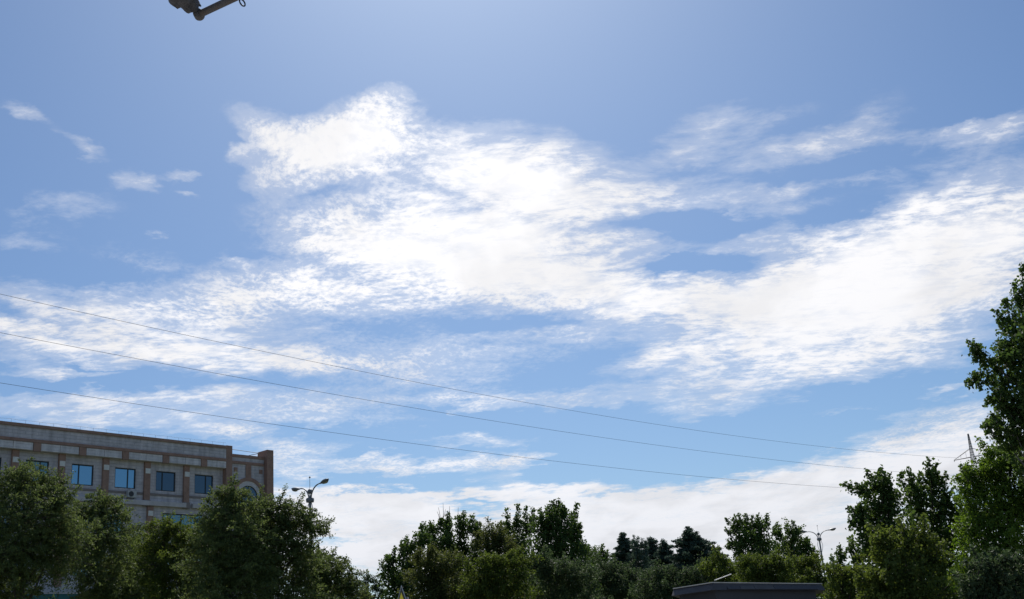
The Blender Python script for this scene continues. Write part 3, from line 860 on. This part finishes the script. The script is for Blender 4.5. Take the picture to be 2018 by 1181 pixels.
make_tree('low tree on the sloping right end of the tree row under the left lamp', 'locust', 'locust', 57,
          [(612, 1098, 34, 20), (642, 1110, 38, 20), (615, 1132, 58, 32), (670, 1132, 30, 18), (652, 1160, 56, 30), (690, 1160, 22, 18), (640, 1195, 80, 30), (704, 1185, 24, 18)],
          trunk_px=640, group=LG, tone=.02, spikes=[(650, 1100, 662, 1080), (675, 1120, 690, 1108), (690, 1150, 704, 1138)])
make_tree('dark narrow tree top poking up right of the left lamp pole', 'poplar', 'poplar', 78,
          [(630, 1098, 16, 14), (622, 1125, 24, 22), (635, 1165, 34, 34)], trunk_px=630, tone=-.12, spikes=[(628, 1095, 626, 1074), (640, 1095, 640, 1080)])
make_tree('small far tree with flat tiered pads in the sky gap', 'round', 'grey_green', 95,
          [(727, 1140, 12, 4), (738, 1147, 10, 3), (716, 1152, 12, 4), (735, 1160, 16, 5), (716, 1168, 14, 5), (733, 1178, 26, 7), (750, 1168, 12, 4)], trunk_px=727, tone=-.05)
PG = 'poplars in the middle of the view'
make_tree('leaning poplar on the left flank of the middle clump behind the warning sign', 'poplar', 'poplar', 66,
          [(830, 1062, 16, 22), (800, 1082, 14, 22), (772, 1108, 14, 20), (812, 1105, 24, 30), (768, 1140, 20, 26), (805, 1150, 34, 34), (790, 1190, 46, 30)],
          trunk_px=795, bark='pale_bark', group=PG, spikes=[(830, 1060, 832, 1032), (800, 1085, 802, 1056), (775, 1110, 778, 1078), (758, 1140, 752, 1106), (815, 1080, 818, 1052)])
make_tree('poplar with bare twigs standing above its crown', 'poplar', 'poplar', 72,
          [(852, 1050, 16, 18), (882, 1042, 16, 24), (914, 1040, 17, 24), (938, 1055, 14, 26), (870, 1075, 34, 26), (915, 1085, 36, 30), (890, 1125, 56, 40), (900, 1180, 70, 40)],
          trunk_px=895, bark='pale_bark', group=PG, spikes=[(882, 1040, 882, 1010), (914, 1035, 914, 1008), (905, 1045, 906, 1015), (932, 1050, 931, 1017), (946, 1060, 946, 1030), (850, 1055, 848, 1028), (866, 1050, 868, 1022)])
make_tree('brownish olive tree between the two groups of poplars', 'round', 'olive', 70,
          [(975, 1052, 26, 16), (962, 1078, 28, 24), (990, 1085, 26, 26), (970, 1125, 45, 36), (980, 1180, 60, 36)], trunk_px=974, tone=-.05)
make_tree('poplar of thin upright spires left of the tallest middle poplar', 'poplar', 'poplar', 75,
          [(1002, 1045, 12, 18), (1022, 1038, 10, 20), (1042, 1036, 12, 22), (1015, 1075, 34, 30), (1025, 1125, 46, 44), (1020, 1180, 56, 36)],
          trunk_px=1022, bark='pale_bark', group=PG, spikes=[(1000, 1045, 999, 1002), (1021, 1040, 1021, 995), (1036, 1040, 1036, 998), (1050, 1040, 1050, 1003), (988, 1060, 987, 1028)])
make_tree('tallest broad dark poplar of the middle clump', 'poplar', 'poplar', 69,
          [(1080, 1022, 22, 20), (1100, 1012, 20, 22), (1072, 1045, 26, 24), (1110, 1042, 30, 28), (1135, 1055, 14, 30), (1092, 1080, 50, 34), (1120, 1105, 46, 40), (1085, 1130, 50, 44), (1110, 1180, 75, 40)],
          trunk_px=1098, bark='pale_bark', group=PG, tone=-.06, spikes=[(1100, 1012, 1100, 984), (1090, 1012, 1090, 988), (1130, 1040, 1138, 992), (1128, 1040, 1128, 1010), (1068, 1030, 1064, 1002), (1080, 1020, 1078, 1000), (1140, 1060, 1143, 1030), (1112, 1015, 1111, 997)])
make_tree('olive rounded tree at the front of the middle clump behind the warning sign', 'round', 'olive', 60,
          [(840, 1100, 32, 16), (872, 1112, 40, 22), (840, 1140, 40, 28), (880, 1160, 46, 34), (845, 1190, 60, 28)], trunk_px=858, tone=-.14)
make_tree('light olive rounded tree at the front of the middle clump, below its dip', 'round', 'lime', 58,
          [(980, 1106, 36, 16), (1018, 1104, 34, 14), (952, 1126, 40, 20), (1000, 1142, 46, 24), (945, 1165, 36, 26), (995, 1180, 70, 30)], trunk_px=985, tone=-.24)
make_tree('grey green rounded tree at the front below the tallest middle poplar', 'round', 'grey_green', 61,
          [(1064, 1112, 34, 16), (1100, 1126, 40, 22), (1140, 1138, 46, 24), (1080, 1165, 50, 26), (1130, 1190, 70, 26)], trunk_px=1102)
make_tree('dark tree sloping down from the tallest poplar towards the conifers', 'round', 'poplar', 77,
          [(1155, 1088, 20, 14), (1182, 1098, 18, 14), (1165, 1120, 34, 26), (1190, 1150, 36, 32), (1165, 1180, 50, 32)], trunk_px=1168, tone=-.08,
          spikes=[(1185, 1095, 1187, 1074), (1195, 1105, 1197, 1084), (1150, 1085, 1146, 1068)])
make_conifer('slim dark spire conifer at the left end of the conifer row', 86, (1228, 1050), 38, 1118)
make_tree('dark pine of upright tufts right of the slim spire conifer', 'pine', 'conifer', 84,
          [(1252, 1075, 9, 12), (1268, 1078, 9, 11), (1258, 1095, 22, 16), (1265, 1125, 30, 28), (1260, 1170, 40, 36)], trunk_px=1258, name='pine_tree',
          group='conifers behind the booth', spikes=[(1250, 1075, 1249, 1056), (1257, 1075, 1257, 1058), (1266, 1078, 1266, 1062), (1273, 1080, 1274, 1066)])
make_conifer('short conifer with a blunt tip in the middle of the conifer row', 90, (1283, 1060), 32, 1122)
make_conifer('small pointed conifer left of the largest spruce', 88, (1306, 1066), 36, 1122)
make_conifer('largest spruce with a broad pointed crown above the booth', 80, (1358, 1040), 62, 1112)
make_conifer('low conifer on the right shoulder of the largest spruce', 83, (1391, 1070), 38, 1122)
make_tree('dark tree mass in front of the slim spire conifer', 'round', 'grey_green', 70,
          [(1222, 1132, 28, 16), (1262, 1142, 24, 14), (1200, 1134, 36, 24), (1250, 1158, 44, 26), (1225, 1180, 70, 36)], trunk_px=1225, tone=-.1)
make_tree('dull green tree left of the booth roof, below the small pointed conifer', 'round', 'grey_green', 66,
          [(1306, 1128, 26, 12), (1345, 1140, 28, 12), (1384, 1126, 22, 14), (1290, 1150, 36, 22), (1345, 1156, 46, 24), (1310, 1180, 76, 36), (1385, 1150, 40, 34)], trunk_px=1312, tone=-.08)
make_tree('dark poplar with side branches right of the largest spruce', 'poplar', 'poplar', 76,
          [(1448, 1040, 12, 16), (1472, 1036, 18, 18), (1498, 1036, 16, 20), (1470, 1060, 32, 20), (1500, 1068, 24, 24), (1448, 1072, 18, 12), (1480, 1095, 44, 26), (1485, 1140, 50, 36)],
          trunk_px=1480, bark='pale_bark', group=PG, spikes=[(1446, 1045, 1430, 1022), (1445, 1060, 1429, 1042), (1472, 1030, 1470, 1014), (1458, 1035, 1456, 1014), (1510, 1030, 1512, 1012), (1494, 1030, 1492, 1016), (1482, 1030, 1482, 1016), (1450, 1080, 1428, 1078)])
make_tree('poplar just left of the right street lamp', 'poplar', 'poplar', 80,
          [(1532, 1052, 10, 16), (1562, 1048, 15, 18), (1545, 1072, 26, 20), (1582, 1072, 16, 18), (1565, 1098, 40, 24), (1600, 1100, 16, 18), (1560, 1140, 50, 34)],
          trunk_px=1560, bark='pale_bark', group=PG, tone=.06, spikes=[(1531, 1050, 1531, 1030), (1562, 1045, 1562, 1026), (1552, 1048, 1550, 1034), (1575, 1055, 1575, 1040), (1592, 1085, 1594, 1064), (1602, 1100, 1604, 1078)])
make_tree('small yellow green tree right of the spruces, behind the booth roof', 'round', 'lime', 63,
          [(1418, 1105, 18, 12), (1400, 1122, 18, 14), (1430, 1130, 32, 20), (1440, 1170, 50, 32)], trunk_px=1422, tone=-.2)
make_tree('broad yellow green tree behind the middle of the booth roof', 'round', 'lime', 60,
          [(1470, 1108, 22, 12), (1500, 1112, 30, 14), (1535, 1110, 26, 14), (1485, 1135, 40, 20), (1530, 1140, 40, 22), (1510, 1175, 70, 30)], trunk_px=1506, tone=-.22)
make_tree('bright yellow green tree below the right street lamp', 'round', 'lime', 62,
          [(1575, 1110, 26, 14), (1602, 1118, 20, 14), (1580, 1140, 34, 20), (1615, 1145, 20, 18), (1595, 1180, 50, 30)], trunk_px=1592, tone=-.08)
RG = 'trees on the right'
make_tree('thin sapling just right of the right street lamp', 'poplar', 'poplar', 68,
          [(1655, 1095, 9, 10), (1648, 1115, 16, 14), (1660, 1140, 24, 22), (1650, 1180, 34, 28)], trunk_px=1652, group=RG, spikes=[(1654, 1092, 1655, 1076), (1662, 1100, 1668, 1088), (1642, 1110, 1638, 1096)])
make_tree('dark tree with one branch stretching left into the sky', 'poplar', 'poplar', 46,
          [(1735, 955, 24, 20), (1712, 965, 20, 14), (1755, 980, 26, 24), (1730, 1000, 36, 24), (1690, 1012, 16, 18), (1705, 1035, 30, 24), (1760, 1030, 40, 34), (1720, 1075, 40, 34), (1770, 1100, 60, 50), (1690, 1095, 16, 22), (1740, 1170, 70, 50)],
          trunk_px=1755, group=RG, tone=-.05, spikes=[(1705, 962, 1660, 956), (1708, 968, 1675, 966), (1725, 945, 1706, 930), (1738, 945, 1734, 924), (1745, 955, 1752, 940), (1685, 1015, 1672, 1000), (1690, 1020, 1676, 1028), (1688, 1090, 1676, 1062)])
make_tree('tree with two leafy peaks left of the pylon', 'poplar', 'poplar', 48,
          [(1832, 935, 14, 18), (1842, 960, 24, 20), (1795, 955, 16, 18), (1812, 980, 30, 22), (1860, 985, 24, 24), (1820, 1015, 42, 28), (1880, 1010, 22, 24), (1860, 1055, 50, 40), (1820, 1100, 56, 50), (1870, 1150, 70, 60)],
          trunk_px=1838, group=RG, spikes=[(1832, 930, 1830, 903), (1840, 940, 1846, 912), (1795, 945, 1790, 924), (1780, 960, 1774, 934), (1860, 970, 1864, 926 + 8), (1815, 965, 1812, 930)])
make_tree('bright green broad tree in front of the pylon foot at the right edge', 'round', 'poplar_bright', 43,
          [(1968, 910, 34, 24), (2005, 895, 34, 26), (1935, 940, 30, 26), (1985, 950, 50, 34), (1918, 975, 24, 26), (1950, 1000, 50, 38), (2010, 1010, 50, 44), (1930, 1050, 44, 40), (1990, 1085, 70, 56), (1930, 1130, 60, 50), (2000, 1170, 80, 50), (2060, 960, 50, 60)],
          trunk_px=1975, group=RG, scale=1.0, spikes=[(1910, 950, 1892, 918), (1908, 955, 1884, 938), (1915, 950, 1904, 915), (1930, 930, 1938, 905), (1960, 900, 1962, 880)])
make_tree('very tall poplar rising along the right edge of the view', 'poplar', 'poplar', 40,
          [(2022, 590, 16, 40), (2010, 640, 26, 30), (1992, 640, 14, 20), (2000, 690, 40, 30), (1982, 715, 44, 18), (1944, 708, 24, 13), (1926, 690, 9, 11), (1940, 752, 32, 11), (1985, 755, 44, 24), (1968, 788, 30, 16), (2005, 800, 46, 30), (1962, 826, 22, 13), (1972, 850, 26, 14), (2000, 850, 40, 24), (1990, 878, 36, 18), (2035, 700, 60, 80), (2045, 800, 70, 70), (2050, 900, 70, 60), (2060, 620, 40, 70)],
          trunk_px=2048, bark='pale_bark', group=RG, dens=.85, tone=-.04,
          spikes=[(1930, 700, 1910, 672), (1935, 745, 1904, 753), (1940, 735, 1916, 742), (1985, 640, 1962, 612), (1990, 625, 1980, 590), (2005, 600, 1998, 560), (2018, 570, 2016, 522), (1965, 780, 1940, 800), (1955, 830, 1935, 842), (1985, 655, 1968, 640), (1975, 690, 1965, 672), (1960, 860, 1938, 838)])
make_tree('rounded olive green tree at the front of the right trees', 'round', 'lime', 38,
          [(1745, 1068, 28, 16), (1785, 1062, 26, 14), (1822, 1068, 22, 14), (1755, 1092, 44, 22), (1810, 1095, 40, 24), (1845, 1115, 18, 20), (1770, 1135, 60, 32), (1720, 1150, 34, 30), (1800, 1175, 80, 40)],
          trunk_px=1785, group=RG, tone=-.12, spikes=[(1740, 1060, 1732, 1044), (1780, 1055, 1782, 1040), (1815, 1060, 1822, 1040), (1850, 1085, 1862, 1068)])
make_tree('low yellow green bushy tree right of the booth', 'round', 'lime', 40,
          [(1660, 1135, 24, 14), (1685, 1130, 20, 14), (1655, 1160, 36, 20), (1700, 1165, 36, 22), (1670, 1192, 60, 20)], trunk_px=1675, group=RG, tone=-.16)
make_tree('dull grey green bushy tree low in the right corner', 'round', 'grey_green', 35,
          [(1940, 1115, 26, 14), (1975, 1108, 28, 14), (1950, 1140, 46, 24), (2005, 1135, 30, 24), (1925, 1165, 40, 26), (1980, 1180, 70, 30)], trunk_px=1955, group=RG, tone=-.15)


def far_wood():
    """Trees that close the view far behind everything, one unbroken mass."""
    n = 60000
    x = rng.uniform(-150, 150, n)
    top = 8.2 + 1.3 * np.sin(x * .21) + .9 * np.sin(x * .53 + 1) + .7 * np.sin(x * 1.3 + 2)
    z = top * rng.random(n) ** .6
    y = 168 + rng.uniform(-3, 3, n) * np.sqrt(np.clip(1 - (z / top) ** 2, .05, 1))
    C = np.stack([x, y, z], 1); D = unit(rng.normal(size=(n, 3))); S = unit(np.cross(D, rng.normal(size=(n, 3))))
    o = leaf_object('far_trees', LEAF['poplar'], C, D, S, rng.uniform(.35, .75, n), rng.uniform(.25, .5, n), .4 + rng.normal(0, .2, n), None)
    tag(o, 'unbroken far belt of low dark trees closing the view', 'trees', kind='stuff')


far_wood()

# bare twigs that stick out of the poplar's crown
pop = [o for o in bpy.data.objects if o.get('label') == 'poplar with bare twigs standing above its crown'][0]
q = MB(); pr = np.array(pop.location)
for (a, b) in (((868, 1032), (864, 1000)), ((873, 1030), (873, 992)), ((872, 1025), (878, 1004)), ((884, 1030), (886, 998)), ((900, 1035), (903, 1000)), ((866, 1022), (861, 1008))):
    q.tube([at(*a, 72) - pr, at((a[0] + b[0]) / 2 + 1, (a[1] + b[1]) / 2, 72.1) - pr, at(*b, 72) - pr], [.022, .016, .009], 4)
q.build('bare_twigs', MAT['bark'], pop)


# ------------------------------------------------------------------ street lamps
def make_lamp(H=11.6, reach=1.6):
    root = empty('street_lamp')
    q = MB(); q.lathe([(.24, 0), (.24, .03), (.2, .04), (.13, .1), (.125, .9), (.115, 1.0), (.075, H - .1), (.075, H + .05)], 12); q.build('pole', MAT['galv'], root, smooth=True)
    q = MB(); q.lathe([(.12, H - .14), (.22, H - .12), (.235, H - .02), (.235, H + .08), (.2, H + .12), (.1, H + .13)], 14); q.build('collar', MAT['galv'], root)
    q = MB(); q.tube([(0, 0, H + .1), (0, 0, H + .4)], .035, 6); q.build('neck', MAT['galv'], root)
    q = MB(); q.lathe([(.02, H + .36), (.1, H + .38), (.145, H + .46), (.145, H + .54), (.1, H + .62), (.02, H + .65)], 12); q.build('ball', MAT['lamp_shell'], root, smooth=True)
    q = MB(); q.tube([(0, 0, H + .62), (0, 0, H + 1.3)], .014, 5); q.lathe([(.01, H + 1.28), (.05, H + 1.3), (.055, H + 1.35), (.01, H + 1.39)], 8); q.build('finial', MAT['galv'], root)
    for s in (-1, 1):
        pts = []
        for k in range(11):
            t = k / 10
            pts.append((s * (.1 + (reach - .62) * (t ** 1.5)), 0, H + .1 + .72 * (1 - (1 - t) ** 2.2)))
        q = MB(); q.tube(pts, [.045 - .012 * k / 10 for k in range(11)], 8); arm = q.build('arm', MAT['galv'], root, smooth=True)
        # cobra head: narrow neck, broad rounded bowl, drawn to a blunt nose
        ax0 = np.array(pts[-1]); d = np.array([s * .985, 0, .17]); up = np.array([-s * .17, 0, .985]); sd = np.array([0, 1.0, 0])
        prof = [(-.06, .04, .04, .04), (.06, .07, .06, .06), (.2, .12, .08, .1), (.36, .165, .09, .14), (.52, .165, .08, .13), (.64, .12, .06, .08), (.72, .05, .03, .03)]
        v, f, ns = [], [], 14
        for (l, w, hu, hd) in prof:
            for k in range(ns):
                an = 2 * math.pi * k / ns
                h = hu if math.sin(an) > 0 else hd
                v.append(ax0 + d * l + sd * w * math.cos(an) + up * h * math.sin(an))
        for i in range(len(prof) - 1):
            for k in range(ns):
                f.append((i * ns + k, i * ns + (k + 1) % ns, (i + 1) * ns + (k + 1) % ns, (i + 1) * ns + k))
        f += [tuple(range(ns)), tuple((len(prof) - 1) * ns + k for k in range(ns))]
        q = MB(); q.add(v, f); hd_ = q.build('lamp_head', MAT['lamp_shell'], arm, smooth=True)
        q = MB(); v = []
        for (l, w, hd2) in ((.18, .07, .112), (.36, .125, .156), (.52, .125, .146), (.62, .07, .1)):
            v += [ax0 + d * l - sd * w - up * hd2 * .86, ax0 + d * l - up * hd2 * 1.08, ax0 + d * l + sd * w - up * hd2 * .86]
        f = []
        for i in range(3):
            for k in range(2):
                f.append((i * 3 + k, i * 3 + k + 1, i * 3 + k + 4, i * 3 + k + 3))
        q.add(v, f); q.build('lens', MAT['lamp_glass'], hd_, smooth=True)
        loop = [(s * (.08 + .16 * math.sin(math.pi * (t ** .8))), 0, H - .1 - 1.15 * t) for t in np.linspace(0, 1, 12)]
        q = MB(); q.tube(loop, .02, 6); q.build('scroll', MAT['galv'], root, smooth=True)
    return root


lamp = make_lamp()
b = at(611, 986, 64.8); lamp.location = (b[0], 64.8, 0); lamp.rotation_euler = (0, 0, R_(-44))
tag(lamp, 'grey double armed street lamp beside the corner of the office building', 'street lamp', 'double armed street lamps')
lamp2 = copy_tree(lamp)
b = at(1614.5, 1063, 114); lamp2.location = (b[0], 114, 0); lamp2.rotation_euler = (0, 0, R_(-6))
tag(lamp2, 'far double armed street lamp among the trees on the right, above the booth', 'street lamp')


# ------------------------------------------------------------------ pylon and power lines
def make_pylon():
    c = at(1917, 902, 250)
    root = empty('electricity_pylon', (c[0], 250, 0), math.atan2(-.73, .68))
    tag(root, 'far steel lattice pylon top rising behind the right trees', 'pylon')
    Zs = [0, 8, 15, 21, 25, 28, 31.2, 33.2, 35.0, 37.0, 39.0, 40.4, 41.6, 42.6, 43.5, 44.2]
    wid = lambda z: .2 + (44.2 - z) * (.085 if z > 31 else .085) + (max(0, 31 - z) * .03)
    leg = []
    for sx in (-1, 1):
        for sy in (-1, 1):
            q = MB(); q.tube([(sx * wid(z) / 2, sy * wid(z) / 2, z) for z in Zs], .065, 4); q.build('leg', MAT['pylon'], root)
    q = MB()
    for i in range(len(Zs) - 1):
        a, b_ = Zs[i], Zs[i + 1]; wa, wb = wid(a) / 2, wid(b_) / 2
        for k in range(4):
            c1 = [(-1, -1), (1, -1), (1, 1), (-1, 1)][k]; c2 = [(-1, -1), (1, -1), (1, 1), (-1, 1)][(k + 1) % 4]
            q.tube([(c1[0] * wa, c1[1] * wa, a), (c2[0] * wb, c2[1] * wb, b_)], .035, 3, False)
            q.tube([(c2[0] * wa, c2[1] * wa, a), (c1[0] * wb, c1[1] * wb, b_)], .035, 3, False)
            q.tube([(c1[0] * wb, c1[1] * wb, b_), (c2[0] * wb, c2[1] * wb, b_)], .035, 3, False)
    q.build('lattice', MAT['pylon'], root)
    for z, L in ((39.0, 4.4), (35.0, 5.2), (31.2, 4.6)):
        for s in (-1, 1):
            q = MB(); w = wid(z) / 2; w2 = wid(z + 1.9) / 2
            for sy in (-1, 1):
                q.tube([(s * w, sy * w, z), (s * L, 0, z)], .07, 4); q.tube([(s * w2, sy * w2, z + 1.9), (s * L, 0, z + .05)], .05, 4)
            for t in (.3, .6):
                x = s * (w + (L - w) * t); y = w * (1 - t)
                q.tube([(x, -y, z), (x, y, z)], .03, 3, False); q.tube([(x, y, z), (s * (w2 + (L - w2) * t), w2 * (1 - t), z + 1.9 * (1 - t))], .03, 3, False)
            q.build('crossarm', MAT['pylon'], root)
            q = MB(); q.tube([(s * L, 0, z), (s * L, 0, z - .35)], .06, 6); q.build('insulator', MAT['sign_black'], root)
    return root


make_pylon()
A_, B_ = np.array([96.94, 250.0]), np.array([-53.31, 110.0])
for k, (q2, q1, q0, lab) in enumerate(((12.29, -8.82, 38.96, 'highest of the three power lines crossing the sky'),
                                       (9.85, -6.53, 34.94, 'middle of the three power lines crossing the sky'),
                                       (9.72, -8.0, 31.23, 'lowest of the three power lines crossing the sky above the building'))):
    pts = []
    for t in np.linspace(0, 1.55, 60):
        p = A_ + (B_ - A_) * t
        pts.append((p[0], p[1], q2 * t * t + q1 * t + q0))
    q = MB(); q.tube(pts, .021, 5)
    tag(q.build('power_line', MAT['wire'], None, smooth=True), lab, 'cable', 'power lines from the pylon')

# ------------------------------------------------------------------ warning sign
tip = at(791, 1153.5, 14.6)
sg = empty('warning_sign', (tip[0], 14.6, .12), R_(-52))
tag(sg, 'yellow triangular warning sign with black border, only its tip showing at the bottom', 'sign')
side = .9; hh = side * math.sqrt(3) / 2; zt = tip[2] - .12


def tri(s, y0, y1, drop=0.0):
    c = zt - hh * 2 / 3
    r = hh * 2 / 3 * s
    return MB().prism([(0, c + r), (-r * .866, c - r / 2), (r * .866, c - r / 2)], y0, y1)


tri(1.0, -.003, .002).build('rim', MAT['sign_rim'], sg)
tri(.955, -.005, -.003).build('border', MAT['sign_black'], sg)
tri(.83, -.007, -.005).build('face', MAT['sign_yellow'], sg)
q = MB(); q.tube([(0, .06, 0), (0, .06, zt - .15)], .035, 10); q.build('post', MAT['galv'], sg, smooth=True)
for dz in (.35, .65):
    q = MB(); q.box(-.06, .06, .002, .1, zt - dz - .02, zt - dz + .02); q.build('clamp', MAT['galv'], sg)

# ------------------------------------------------------------------ roadside booth
zT, zB, BG = 3.22, 3.05, .12


def at_z(px, py, z):
    d = FWD * FPX + RIGHT * (px - 1009.0) - UP * (py - 590.5)
    t = (z - EYE) / d[2]
    return np.array([0, 0, EYE]) + d * t


b2 = at_z(1402, 1157, zT - .1)[:2]; b3 = at_z(1628, 1158, zT - .1)[:2]
ex = b3 - b2; wid_ = np.linalg.norm(ex); ex = ex / wid_
booth = empty('roadside_booth', (b2[0], b2[1], BG), math.atan2(ex[1], ex[0]))
tag(booth, 'dark roadside booth with a pale edged flat roof, bottom right of the view', 'booth')
Wb, Db = float(wid_), 3.0
pl_ = at_z(1322, 1169, zT - .1)[:2] - b2
lx, ly = float(pl_ @ ex), float(pl_ @ np.array([-ex[1], ex[0]]))
loc2 = lambda p: (float((p - b2) @ ex), float((p - b2) @ np.array([-ex[1], ex[0]])))
foot = [(0, 0), (Wb, 0), loc2(b3 * 1.09 + np.array([-.3, .4])), loc2((b2 + pl_) * 1.12 + np.array([.5, .3])), (lx, ly)]


def loft(p0, z0, p1, z1):
    n = len(p0); v = [(x, y, z0) for x, y in p0] + [(x, y, z1) for x, y in p1]
    f = [tuple(range(n - 1, -1, -1)), tuple(range(n, 2 * n))] + [(i, (i + 1) % n, n + (i + 1) % n, n + i) for i in range(n)]
    return MB().add(v, f)


def inset(p, d):
    c = np.mean(np.array(p), 0)
    return [tuple(np.array(q_) + (c - np.array(q_)) / np.linalg.norm(c - np.array(q_)) * d) for q_ in p]


loft(inset(foot, .02), zB - BG, inset(foot, .14), zT - BG).build('fascia', MAT['booth_fascia'], booth)
loft(inset(foot, .10), zT - BG, inset(foot, .10), zT - BG + .022).build('roof_edge', MAT['booth_trim'], booth)
loft(inset(foot, .35), 0, inset(foot, .35), zB - BG).build('wall', MAT['booth_wall'], booth)
for k, (xa, xb, m_) in enumerate(((.75, 1.35, 'booth_fascia'), (1.37, 2.05, 'booth_fascia_pale'), (2.07, 3.05, 'booth_fascia_pale'), (3.07, Wb - .45, 'booth_fascia'))):
    q = MB(); y0, y1 = -.02, .07
    q.add([(xa, y0 - .012 + .02, zB - BG + .02), (xb, y0 - .012 + .02, zB - BG + .02), (xb, y1 - .012, zT - BG - .03), (xa, y1 - .012, zT - BG - .03),
           (xa, y0 + .05, zB - BG + .02), (xb, y0 + .05, zB - BG + .02), (xb, y1 + .05, zT - BG - .03), (xa, y1 + .05, zT - BG - .03)],
          [(0, 1, 2, 3), (4, 7, 6, 5), (0, 4, 5, 1), (1, 5, 6, 2), (2, 6, 7, 3), (3, 7, 4, 0)])
    q.build('fascia_panel', MAT[m_], booth)
for xa, xb in ((.6, 1.9), (2.0, 3.3)):
    if xb > Wb - .3: xb = Wb - .4
    q = MB(); q.box(xa, xb, .10, .2, 1.0, 2.55); wn = q.build('window', MAT['frame'], booth)
    q = MB(); q.box(xa + .06, xb - .06, .085, .10, 1.06, 2.49); q.build('pane', MAT['booth_glass'], wn)
q = MB(); q.box(Wb - 1.0, Wb - .4, .12, .2, 0, 2.2); dr = q.build('door', MAT['booth_fascia'], booth)
q = MB(); q.box(Wb - .95, Wb - .91, .07, .12, .95, 1.1); q.build('handle', MAT['galv'], dr)

p0, p1 = at(1408, 1144, b2[1] + 1.6), at(1441, 1131.5, b2[1] + 1.9)
rod = empty('slanted_tube', (p0[0], p0[1], zT + .02))
tag(rod, 'thin white slanted tube sticking up above the booth roof', 'tube')
q = MB(); q.tube([p0 - np.array(rod.location), p1 - np.array(rod.location)], .010, 8); q.build('tube', MAT['white_tube'], rod)
q = MB(); q.tube([(0, 0, 0), p0 - np.array(rod.location) + np.array([.01, 0, .004])], .012, 6); q.lathe([(.06, 0), (.06, .012), (.02, .02)], 8); q.build('stalk', MAT['booth_wall'], rod)

# ------------------------------------------------------------------ rusty bracket hanging into the top of the view
BD = 4.0
hb = empty('rusty_bracket', at(390, 32, BD))
tag(hb, 'rusty bent metal bracket with a ring and grimy wrap hanging in at the top left', 'bracket')
o0 = np.array(hb.location)
el_ = at(392, 29, BD) - o0
far_r = at(560, -50, BD - .35) - o0
q = MB(); q.tube([el_, el_ + (far_r - el_) * .25, el_ + (far_r - el_) * .6, far_r], .0152, 12); q.build('arm', MAT['rust'], hb, smooth=True)
q = MB(); q.lathe([(.005, -.02), (.018, -.019), (.0215, -.013), (.0215, .013), (.018, .019), (.005, .02)], 16)
q.v = [tuple(el_ + np.array([x, z, y])) for x, y, z in q.v]; q.build('joint', MAT['rust'], hb, smooth=True)
# ring
rc = at(477.5, 5.5, BD - .18) - o0
q = MB(); q.tube([rc + .0135 * math.cos(a) * np.array([.72, .3, -.25]) + .0175 * math.sin(a) * np.array([-.2, .1, .95]) for a in np.linspace(0, 2 * math.pi, 20)], .0031, 6); q.build('ring', MAT['wire'], hb, smooth=True)
# lumpy wrapped arm going up and left
st, en = at(386, 16, BD) - o0, at(250, -82, BD - .4) - o0
dv = unit(en - st); s1 = unit(np.cross(dv, np.array([0, 1, 0]))); s2 = np.cross(dv, s1)
v, f, ns, nr = [], [], 18, 34
for i in range(nr):
    t = i / (nr - 1)
    c = st + (en - st) * t
    rb = .015 + .024 * min(1, t * 9) ** .8 + .006 * math.sin(t * 31) + .004 * math.sin(t * 57 + 1)
    if i == 0: rb = .004
    for k in range(ns):
        an = 2 * math.pi * k / ns
        r = rb * (1 + .13 * math.sin(3 * an + t * 22) + .09 * math.sin(5 * an - t * 40 + 1))
        v.append(c + r * (math.cos(an) * s1 + math.sin(an) * s2))
for i in range(nr - 1):
    for k in range(ns):
        f.append((i * ns + k, i * ns + (k + 1) % ns, (i + 1) * ns + (k + 1) % ns, (i + 1) * ns + k))
f += [tuple(range(ns)), tuple((nr - 1) * ns + k for k in range(ns))]
q = MB(); q.add(v, f); wr = q.build('wrap', MAT['sack'], hb, smooth=True)
q = MB(); q.tube([at(383, 4, BD) - o0, at(391, 9, BD) - o0, at(396, 12.5, BD) - o0], [.011, .008, .003], 7); q.build('wrap_end', MAT['sack'], wr, smooth=True)
# overhead beam on two posts that carries it, above and behind the viewer
p_l, p_r = en + o0, far_r + o0
zb = max(p_l[2], p_r[2]) + .35
yb = -.6
q = MB(); q.tube([(-3.2, yb, zb), (2.6, yb, zb)], .05, 10)
for x in (-3.2, 2.6):
    q.tube([(x, yb, .12), (x, yb, zb)], .05, 10)
q.v = [tuple(np.array(p) - o0) for p in q.v]; q.build('frame', MAT['rust'], hb, smooth=True)
q = MB()
for p in (p_l, p_r):
    q.tube([p - o0, np.array([p[0], yb, zb]) - o0], .014, 8)
q.build('stay', MAT['rust'], hb, smooth=True)
